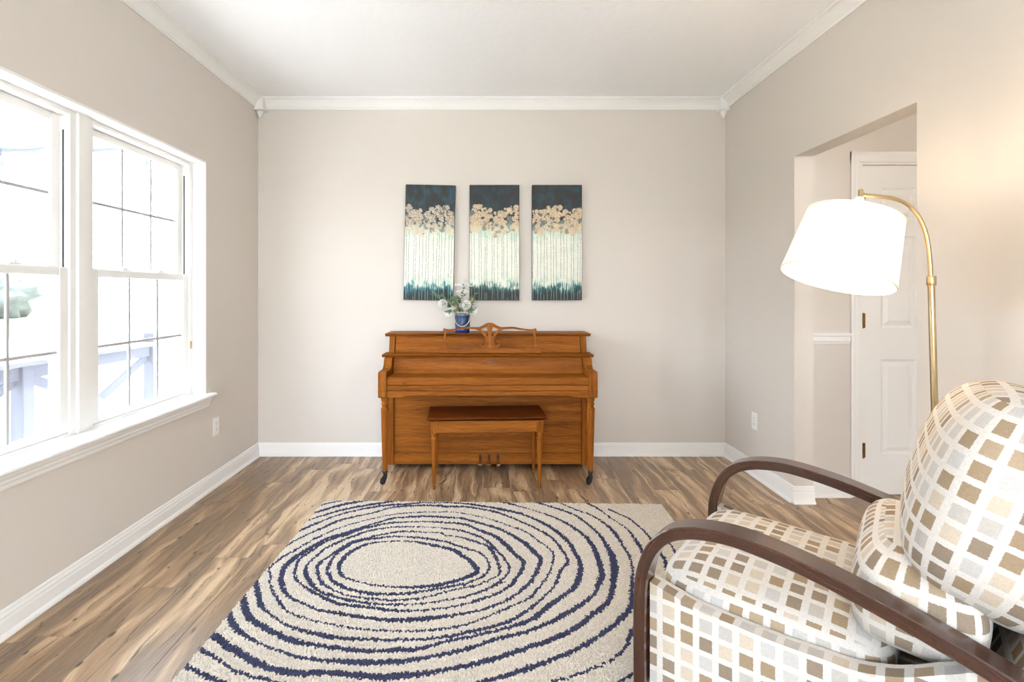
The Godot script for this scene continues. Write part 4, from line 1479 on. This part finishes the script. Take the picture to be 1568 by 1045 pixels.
func vase() -> void:
	var base := Vector3(-0.188, 0.9592, 0.15)
	var v := thing("flower_vase", "blue glazed bucket vase with rope handle on the piano lid", "vase", base)
	var b := MB.new()
	b.lathe([Vector2(0, 0), Vector2(0.051, 0), Vector2(0.0535, 0.003), Vector2(0.0535, 0.034), Vector2(0.0525, 0.036)], 40)
	part("foot_band", b, M.vase_foot, v, "smooth cobalt blue foot")
	b = MB.new()
	b.lathe([Vector2(0.0525, 0.036), Vector2(0.0535, 0.06), Vector2(0.0545, 0.09), Vector2(0.0555, 0.128), Vector2(0.057, 0.131), Vector2(0.057, 0.136), Vector2(0.053, 0.136), Vector2(0.051, 0.12), Vector2(0.049, 0.04), Vector2(0, 0.038)], 40)
	var body := part("body", b, M.vase, v)
	b = MB.new()
	for row in 7:
		for k in 22:
			var a := TAU * (k + 0.5 * (row % 2)) / 22.0
			var rr := 0.0535 + row * 0.0003
			b.x = Transform3D(Basis(Vector3.UP, -a + PI / 2), Vector3(cos(a) * rr, 0.047 + row * 0.0122, sin(a) * rr))
			var e := [Vector3(-0.006, 0, 0), Vector3(0, -0.005, 0), Vector3(0.006, 0, 0), Vector3(0, 0.005, 0)]
			for j in 4:
				b.ft(e[j], e[(j + 1) % 4], Vector3(0, 0, 0.003), Vector3(0, 0, 1) + (e[j] + e[(j + 1) % 4]) * 90.0, 0)
	b.x = Transform3D.IDENTITY
	part("relief", b, mat(C8(46, 96, 138), 0.12), body)
	b = MB.new()
	var path := PackedVector3Array()
	for k in 17:
		var t := PI * k / 16.0
		path.append(Vector3(cos(t) * 0.0575, 0.118 - sin(t) * 0.072, 0.012 + sin(t) * 0.046))
	b.tube(path, 0.0028, 8)
	part("rope_handle", b, M.rope, v, "beige rope bail handle")
	b = MB.new()
	b.lathe([Vector2(0.0575, 0.128), Vector2(0.0582, 0.1295), Vector2(0.0575, 0.131)], 40)
	part("rim_line", b, M.steel, v)
	var sc := 1.0 / 207.0
	var kinds := [
		["globe_flower", 714.4, 467.0, 0.05, "large white globe flower leaning over the vase rim", 0],
		["globe_flower", 678.0, 466.0, 0.03, "white globe flower reaching out beside the leafy sprig", 0],
		["umbel_flower", 709.0, 438.0, 0.0, "flat white flower cluster at the top of the bouquet", 1],
		["leafy_rosette", 697.0, 461.0, 0.05, "pale green rosette in the middle of the bouquet", 2],
		["small_flower", 685.0, 480.0, 0.05, "small white blossom drooping beside the vase", 3],
		["small_flower", 729.0, 478.0, 0.03, "small cream blossom drooping toward the music desk", 3],
		["small_flower", 693.0, 473.0, 0.06, "small white blossom above the vase rim", 3],
		["bud_stem", 697.0, 469.0, 0.075, "beige bud nestled in the white blossoms", 4],
		["bud_stem", 722.0, 459.0, 0.05, "beige bud beside the large globe flower", 4],
		["leafy_sprig", 664.0, 452.0, 0.0, "long green sprig reaching furthest over the painting", 5],
		["leafy_sprig", 676.0, 455.0, 0.02, "short green sprig behind the outer globe flower", 5],
		["leafy_sprig", 727.0, 452.0, 0.0, "thin green sprig rising behind the large globe flower", 5],
		["leafy_sprig", 719.0, 474.0, 0.05, "green sprig spilling over the vase rim", 5],
		["leafy_sprig", 704.0, 476.0, 0.06, "dense leaves packed at the vase mouth", 5],
	]
	for e in kinds:
		var d: float = 3.85 - e[3]
		var tip := Vector3((e[1] - 747.0) * d / 797.0, 1.254 - (e[2] - 448.0) * d / 797.0, 4.0 - d) - base
		var t := thing(e[0], e[4], "flower" if e[5] < 5 and e[5] != 2 else "sprig", base, 0.0, "stems in the blue vase")
		var foot := Vector3(clampf(tip.x * 0.25, -0.03, 0.03), 0.045, clampf(tip.z * 0.3, -0.02, 0.025))
		b = MB.new()
		var rim := Vector3(clampf(tip.x * 0.8, -0.044, 0.044), 0.14, clampf(tip.z * 0.6, -0.03, 0.035))
		var sp := PackedVector3Array([foot, rim, rim.lerp(tip, 0.55) + Vector3(0, 0.012, 0), tip])
		b.tube(sp, [0.0016, 0.0016, 0.0014, 0.001], 6)
		part("stem", b, M.leaf, t)
		var bl: MB
		match e[5]:
			0:
				bl = puff(0.036, 260, 0.013)
			1:
				bl = MB.new()
				for k in 40:
					var a := k * 2.39996
					var rr := 0.064 * sqrt((k % 26) / 26.0)
					var p := Vector3(cos(a) * rr, (0.012 if k < 26 else -0.04) - rr * 0.28 + rng.randf_range(-0.004, 0.01), sin(a) * rr * 0.8)
					for j in 9:
						petal(bl, p, Vector3(rng.randf_range(-1, 1), rng.randf_range(-0.1, 1), rng.randf_range(-1, 1)), 0.014, 0.006)
			2:
				bl = puff(0.034, 60, 0.026, 0.8)
			3:
				bl = MB.new()
				for c in 5:
					var p := Vector3(rng.randf_range(-0.022, 0.022), rng.randf_range(-0.018, 0.018), rng.randf_range(-0.01, 0.015))
					for j in 9:
						petal(bl, p, Vector3(rng.randf_range(-1, 1), rng.randf_range(-0.6, 1), rng.randf_range(-0.5, 1)), 0.019, 0.0075)
			4:
				bl = puff(0.012, 40, 0.008)
			_:
				bl = null
		if bl != null:
			bl.x = Transform3D.IDENTITY
			var o := part("bloom", bl, [M.petal, M.petal, M.leaf, M.petal, M.bud][e[5]], t)
			o.position = tip
		# leaves along the stem
		b = MB.new()
		for k in (46 if e[5] == 5 else 16):
			var f := rng.randf_range(0.15, 1.02)
			var p := rim.lerp(tip, f) + Vector3(0, 0.01, 0)
			petal(b, p, (tip - rim).normalized() * 0.5 + Vector3(rng.randf_range(-1, 1), rng.randf_range(-0.5, 0.9), rng.randf_range(-0.6, 1)), rng.randf_range(0.02, 0.036), 0.0075, 0.2)
		part("leaves", b, M.leaf, t)

# ---------------------------------------------------------------- armchair

func ribbon(b: MB, top: PackedVector2Array, th: float, z0: float, z1: float, ch: float) -> void:
	# a bent lath: its outer edge follows top in x,y; th thick, from z0 to z1 wide
	var n := top.size()
	var fr := []
	var l := 0.0
	for k in n:
		var t := (top[mini(k + 1, n - 1)] - top[maxi(k - 1, 0)]).normalized()
		if k > 0:
			l += top[k].distance_to(top[k - 1])
		fr.append([top[k], Vector2(-t.y, t.x), l])
	# cross-section: (inward from the outer face, z)
	var cs := [[0.0, z0 + ch], [0.0, z1 - ch], [ch, z1], [th - ch, z1], [th, z1 - ch], [th, z0 + ch], [th - ch, z0], [ch, z0]]
	for s in 8:
		var a: Array = cs[s]
		var c: Array = cs[(s + 1) % 8]
		var e := Vector2(c[1] - a[1], -(c[0] - a[0]))
		for k in n - 1:
			var q := []
			var nn := []
			var uv := []
			for w in [[k, a], [k + 1, a], [k + 1, c], [k, c]]:
				var f: Array = fr[w[0]]
				var p: Vector2 = f[0] - f[1] * w[1][0]
				q.append(Vector3(p.x, p.y, w[1][1]))
				var nv := Vector3(f[1].x, f[1].y, 0) * e.x
				nv.z = (c[0] - a[0])
				nn.append(nv.normalized())
				uv.append(Vector2(f[2], w[1][1] + w[1][0]))
			b.t3(q[0], q[1], q[2], nn[0], nn[1], nn[2], uv[0], uv[1], uv[2])
			b.t3(q[0], q[2], q[3], nn[0], nn[2], nn[3], uv[0], uv[2], uv[3])
	for k in [0, n - 1]:
		var pts := []
		for w in cs:
			var p: Vector2 = fr[k][0] - fr[k][1] * w[0]
			pts.append(Vector3(p.x, p.y, w[1]))
		var tt := (top[0] - top[1]) if k == 0 else (top[k] - top[k - 1])
		for j in range(1, 7):
			b.ft(pts[0], pts[j], pts[j + 1], Vector3(tt.x, tt.y, 0), 0)

func smooth2(p: PackedVector2Array, m: int, closed := false) -> PackedVector2Array:
	var o := PackedVector2Array()
	var n := p.size()
	for i in (n if closed else n - 1):
		for k in m:
			var a := p[(i - 1 + n) % n] if closed or i > 0 else p[i]
			var d := p[(i + 2) % n] if closed or i + 2 < n else p[i + 1]
			o.append(p[i].cubic_interpolate(p[(i + 1) % n], a, d, float(k) / m))
	if not closed:
		o.append(p[-1])
	return o

func armchair() -> void:
	# local x runs from the front of the chair to its back, -z from the near arm to the far one
	var r := thing("armchair", "lounge armchair with dark bentwood arms and cloth of beige squares on the rug", "armchair", Vector3(0.5627, 0, 2.62), deg_to_rad(-39.0))
	var path := smooth2(V2([-0.184, 0.012, -0.186, 0.12, -0.187, 0.24, -0.186, 0.36, -0.182, 0.435, -0.164, 0.503, -0.136, 0.555, -0.098, 0.592, -0.055, 0.614, 0.0, 0.628, 0.078, 0.634, 0.167, 0.625, 0.249, 0.61, 0.325, 0.591, 0.44, 0.556, 0.56, 0.513, 0.66, 0.468, 0.76, 0.41, 0.835, 0.335, 0.885, 0.235, 0.915, 0.12, 0.93, 0.0]), 4)
	for v in [0.0, 0.71]:
		var b := MB.new()
		b.uo = Vector2(v, v)
		ribbon(b, path, 0.033, -v - 0.072, -v, 0.0028)
		part("bentwood_arm", b, M.arm, r)
	for v in [0.028, 0.704]:
		var b := MB.new()
		b.uo = Vector2(v * 0.7, 0.02)
		var pl := smooth2(V2([-0.148, 0.422, -0.06, 0.402, 0.0, 0.393, 0.16, 0.384, 0.27, 0.386, 0.34, 0.388, 0.42, 0.412, 0.50, 0.455, 0.56, 0.475, 0.70, 0.42]), 4)
		pl.append_array(V2([0.70, 0.14, -0.148, 0.13]))
		b.prism(pl, -v - 0.05, -v, 0.005, 0)
		part("side_panel", b, M.cloth, r)
	var b2 := MB.new()
	b2.mm(Vector3(-0.138, 0.13, -0.702), Vector3(-0.08, 0.37, -0.08), 0.008, 2)
	part("front_panel", b2, M.cloth, r)
	b2 = MB.new()
	b2.mm(Vector3(-0.08, 0.2, -0.702), Vector3(0.62, 0.36, -0.08))
	part("seat_deck", b2, M.cloth, r)
	b2 = MB.new()
	b2.uo = Vector2(0.012, 0.025)
	b2.x = Transform3D(Basis(Vector3.BACK, -0.05), Vector3(0.13, 0.388, -0.391))
	b2.cushion(Vector3.ZERO, Vector3(0.285, 0.085, 0.309), 0.35, 0.28, true, 72, 30)
	part("seat_cushion", b2, M.cloth, r)
	b2 = MB.new()
	b2.uo = Vector2(0.0, 0.01)
	b2.x = Transform3D(Basis(Vector3.BACK, -0.1), Vector3(0.445, 0.503, -0.391))
	b2.cushion(Vector3.ZERO, Vector3(0.135, 0.134, 0.312), 0.78, 0.42, false, 72, 30, 0.95)
	part("lumbar_roll", b2, M.cloth, r)
	b2 = MB.new()
	b2.uo = Vector2(0.02, 0.01)
	b2.x = Transform3D(Basis(Vector3.BACK, -0.3), Vector3(0.61, 0.756, -0.391))
	b2.cushion(Vector3.ZERO, Vector3(0.175, 0.262, 0.337), 0.7, 0.5, false, 80, 36, 1.0)
	part("back_cushion", b2, M.cloth, r)
	b2 = MB.new()
	var bp := V2([0.60, 0.16, 0.68, 0.16, 0.90, 0.94, 0.885, 0.97, 0.85, 0.97, 0.82, 0.945, 0.58, 0.40])
	b2.prism(bp, -0.70, -0.082, 0.01, 1)
	part("back_shell", b2, M.cloth, r)

# ---------------------------------------------------------------- lamp

func lamp() -> void:
	var at := Vector3(1.652, 0, 2.1)
	var r := thing("floor_lamp", "brushed brass arc floor lamp with white drum shade beside the armchair", "floor lamp", at)
	var b := MB.new()
	b.lathe([Vector2(0, 0), Vector2(0.135, 0), Vector2(0.138, 0.004), Vector2(0.136, 0.016), Vector2(0.12, 0.022), Vector2(0.03, 0.025), Vector2(0.02, 0.034), Vector2(0, 0.034)], 48)
	part("base", b, M.brass, r)
	var W := func(px: float, py: float) -> Vector3: return Vector3((px - 747.0) / 419.5, 1.254 + (448.0 - py) / 419.5, 2.1) - at
	b = MB.new()
	b.tube(PackedVector3Array([Vector3(0, 0.03, 0), W.call(1426.0, 436.0)]), 0.0108, 24)
	part("pole", b, M.brass, r)
	b = MB.new()
	var c0: Vector3 = W.call(1426.0, 437.0)
	b.x = Transform3D(Basis.IDENTITY, c0)
	b.lathe([Vector2(0, 0), Vector2(0.0135, 0), Vector2(0.0145, 0.002), Vector2(0.0145, 0.03), Vector2(0.013, 0.033), Vector2(0.008, 0.034), Vector2(0, 0.034)], 24)
	part("collar", b, M.brass, r)
	b = MB.new()
	var cur := Curve3D.new()
	for p in [[1425.6, 426], [1425, 410], [1422.5, 382], [1417, 355], [1406, 331], [1391, 314], [1371, 305], [1345, 301], [1319, 298.5]]:
		cur.add_point(W.call(p[0], p[1]))
	for k in range(1, cur.point_count - 1):
		var t := (cur.get_point_position(k + 1) - cur.get_point_position(k - 1)) / 6.0
		cur.set_point_in(k, -t); cur.set_point_out(k, t)
	b.tube(cur.tessellate(4, 2.0), 0.0072, 16)
	part("arc_arm", b, M.brass, r)
	b = MB.new()
	var tip: Vector3 = W.call(1318.0, 298.0)
	b.x = Transform3D(Basis.IDENTITY, tip)
	b.box(Vector3(0, 0.002, 0), Vector3(0.014, 0.034, 0.014), 0.003)
	part("swivel", b, M.brass, r)
	# shade, tipped
	var up := Vector3(0.34, 1.0, -0.07).normalized()
	var sx := up.cross(Vector3(0, 0, 1)).normalized()
	var bs := Basis(sx, up, sx.cross(up))
	var top := tip - up * 0.088
	var bot := top - up * 0.238
	var xf := Transform3D(bs, bot)
	var R0 := 0.18
	var R1 := 0.151
	b = MB.new()
	b.x = xf
	b.lathe([Vector2(R0, 0), Vector2(R1, 0.238)], 72)
	b.lathe([Vector2(R1 - 0.0016, 0.238), Vector2(R0 - 0.0016, 0)], 72)
	part("lamp_shade", b, M.shade, r, "white fabric lamp shade")
	for e in [[R0, 0.0], [R1, 0.238]]:
		b = MB.new()
		b.x = xf
		b.lathe([Vector2(e[0] - 0.0028, e[1] - 0.003), Vector2(e[0] + 0.0016, e[1] - 0.003), Vector2(e[0] + 0.0016, e[1] + 0.004), Vector2(e[0] - 0.0028, e[1] + 0.004), Vector2(e[0] - 0.0028, e[1] - 0.003)], 72)
		part("shade_binding", b, M.shade_rim, r)
	b = MB.new()
	b.x = Transform3D(bs, tip)
	b.lathe([Vector2(0, -0.012), Vector2(0.014, -0.013), Vector2(0.018, -0.022), Vector2(0.021, -0.026), Vector2(0.021, -0.045), Vector2(0.023, -0.048), Vector2(0.023, -0.085), Vector2(0.019, -0.1), Vector2(0.019, -0.16), Vector2(0, -0.16)], 24)
	part("socket", b, M.porcelain, r, "white lamp socket")
	b = MB.new()
	for k in 3:
		var d := bs * Vector3(cos(TAU * k / 3), 0, sin(TAU * k / 3))
		b.tube(PackedVector3Array([top - up * 0.006 + d * 0.02, top - up * 0.006 + d * (R1 - 0.002)]), 0.0016, 6)
	part("shade_spider", b, M.brass, r)
	b = MB.new()
	b.x = Transform3D(bs, tip - up * 0.16)
	b.lathe([Vector2(0.0, 0.0), Vector2(0.013, 0.0), Vector2(0.015, -0.015), Vector2(0.026, -0.04), Vector2(0.03, -0.06), Vector2(0.024, -0.082), Vector2(0.012, -0.093), Vector2(0, -0.096)], 24)
	part("light_bulb", b, M.bulb, r)
	var l := OmniLight3D.new()
	l.name = "lamp_glow"
	r.add_child(l)
	l.position = tip - up * 0.225
	l.light_color = Color(1.0, 0.88, 0.72)
	l.light_energy = LAMP
	l.light_size = 0.05
	l.omni_range = 12.0
	l.omni_attenuation = 2.0
	l.shadow_enabled = true

const LAMP := 0.2

func outlets() -> void:
	for e in [[Vector3(LW, 0.386, 0.625), PI / 2, "white outlet plate on the wall beside the window sill"], [Vector3(RW, 0.374, 0.442), -PI / 2, "white outlet plate on the wall beside the hall opening"]]:
		var t := thing("wall_outlet", e[2], "outlet", e[0], e[1], "wall outlets")
		var b := MB.new()
		b.mm(Vector3(-0.036, -0.0585, 0.0), Vector3(0.036, 0.0585, 0.006), 0.003)
		part("cover_plate", b, M.outlet, t)
		for y in [-0.02, 0.02]:
			b = MB.new()
			b.x = Transform3D(Basis.IDENTITY, Vector3(0, y, 0.006))
			b.prism(V2([-0.0165, -0.009, -0.011, -0.014, 0.011, -0.014, 0.0165, -0.009, 0.0165, 0.009, 0.011, 0.014, -0.011, 0.014, -0.0165, 0.009]), 0, 0.0015, 0.0004)
			var s := part("socket_face", b, M.outlet, t)
			b = MB.new()
			b.mm(Vector3(-0.0075, y - 0.002, 0.0074), Vector3(-0.005, y + 0.007, 0.0078))
			b.mm(Vector3(0.005, y - 0.002, 0.0074), Vector3(0.0075, y + 0.007, 0.0078))
			b.mm(Vector3(-0.0025, y - 0.009, 0.0074), Vector3(0.0025, y - 0.005, 0.0078))
			part("slots", b, M.slot, s)
		b = MB.new()
		b.x = Transform3D(Basis(Vector3.RIGHT, PI / 2), Vector3(0, 0, 0.006))
		b.lathe([Vector2(0.003, 0), Vector2(0.0028, 0.001), Vector2(0, 0.0014)], 10)
		part("screw", b, M.steel, t)

const RINGS := [
	[1,18,-134,153,-137,140,-134,123,-121,106,-102,100,-80,99,-54,107,-35,116,-29,123,-18,136,-11,151,-13,157,-25,167,-45,176,-77,180,-105,175,-127,165],
	[1,15,-144,156,-146,144,-146,128,-141,113,-132,100,-113,93,-94,89,-69,92,-48,98,-40,102,-30,108,-16,116,-7,124,-1,138,-1,152,-8,164,-21,174,-23,174,-42,181,-62,187,-79,190,-99,189,-118,183,-133,173,-137,168],
	[1,14,-153,156,-156,143,-150,128,-143,111,-137,101,-125,93,-102,81,-91,78,-71,79,-50,81,-48,85,-31,89,-19,96,-4,106,3,120,7,135,9,156,0,167,-15,179,-14,176,-34,185,-54,195,-77,199,-82,198,-101,196,-117,192,-133,183,-144,173],
	[1,15,-164,156,-166,145,-165,137,-163,129,-159,114,-148,99,-138,88,-126,77,-105,69,-86,67,-59,68,-49,70,-33,74,-16,84,-3,97,6,115,14,132,18,149,13,163,5,174,12,169,-3,182,-21,193,-37,198,-51,202,-76,204,-99,202,-113,199,-127,194,-141,187,-154,173],
	[1,17,-172,161,-175,148,-177,136,-172,122,-168,110,-164,102,-155,92,-147,86,-139,76,-127,68,-107,58,-81,55,-55,55,-51,56,-30,59,-13,72,5,87,15,103,23,121,31,135,29,151,21,168,22,169,15,179,3,190,-14,200,-32,207,-49,211,-75,212,-85,210,-104,207,-120,204,-137,194,-152,184,-164,173],
	[1,18,-182,165,-185,149,-183,136,-177,119,-171,106,-165,95,-150,82,-134,67,-121,57,-109,47,-100,45,-76,41,-56,42,-52,43,-31,46,-12,57,8,69,23,85,35,102,43,120,47,132,42,153,36,168,36,169,25,185,14,197,-1,207,-18,214,-35,219,-53,222,-72,224,-82,223,-101,220,-117,216,-133,212,-148,204,-160,197,-170,188,-178,174],
	[1,10,-197,155,-197,145,-194,132,-187,118,-179,100,-172,88,-163,75,-153,65,-139,54,-124,44,-106,36,-78,30,-57,30,-54,28,-36,31,-18,38,4,50,19,62,35,74,46,92,57,111,60,126,55,148,49,165,47,168,41,180,33,193,16,206,-2,219,-17,228,-33,233,-54,236,-69,236,-91,235,-107,232,-123,228,-142,222,-157,214,-169,201,-179,188,-188,174,-189,169],
	[0,16,-205,127,-198,106,-186,84,-175,68,-167,55,-153,45,-133,33,-117,20,-95,13,-59,12,-55,14,-28,15,-1,25,16,37,36,56,51,72,62,89,68,108,72,133,64,150,58,170,59,168,48,187,36,203,24,216,10,227,-8,234,-26,241,-46,245,-67,246,-77,246,-105,245,-120,242,-136,237,-152,230,-169,218,-179,209,-188,195,-200,174,-205,159],
	[0,21,-205,87,-196,74,-186,59,-172,41,-152,26,-131,15,-117,11,-104,9,-82,4,-60,4,-56,3,-29,6,-2,15,25,27,40,38,59,59,70,78,78,98,81,119,83,136,80,157,74,172,76,168,70,180,59,191,45,207,34,220,16,230,-8,240,-26,246,-48,255,-65,256,-56,256,-79,258,-101,256,-119,253,-137,249,-152,242,-168,233,-182,223,-192,209,-203,193],
	[0,18,-205,64,-195,49,-175,30,-155,17,-135,8,-113,-1,-108,-3,-90,-11,-26,-10,11,0,25,7,44,20,67,38,82,57,92,74,98,91,101,116,101,136,99,157,92,174,95,167,89,182,81,193,66,208,48,223,28,235,6,244,-13,254,-30,260,-46,265,-63,268,-82,269,-108,268,-127,265,-146,258,-164,250,-182,239,-194,227,-203,213],
	[0,24,-204,40,-189,24,-172,10,-147,-4],
	[0,22,53,0,73,15,92,33,103,56,111,79,114,102,115,124,112,149,107,166,107,167,104,177,96,196,81,213,65,230,46,243,27,253,4,264,-18,272,-39,278,-60,281,-68,282,-89,280,-104,279,-119,280,-139,277,-154,271,-168,263,-185,253,-202,241],
	[0,12,-206,23,-194,9,-168,-4],
	[0,15,78,-2,96,19,112,35,122,54,128,77,130,103,131,127,128,148,123,166,113,202,103,216,90,230,72,246,56,257,38,267,15,278,-5,286,-25,293,-56,299,-97,297,-130,289,-139,286,-153,283,-166,278,-184,267,-205,256],
	[0,10,-205,7,-192,-5],
	[0,14,108,-4,121,14,131,40,142,64,145,87,146,115,139,161,125,204,106,233,98,249,87,261,71,271,55,279,41,285,8,306,-37,321,-82,320,-125,309,-165,290,-173,287,-187,281,-205,273],
	[0,14,134,18,149,38,154,51,159,69,161,88,162,117,162,130,152,176,132,227,107,269,95,276,83,284,42,317,4,335,-40,342,-103,334,-171,311,-203,299],
	[0,14,178,79,177,96,177,111,166,175,138,242,99,296,50,338,-5,359,-56,360,-121,350,-188,327],
]
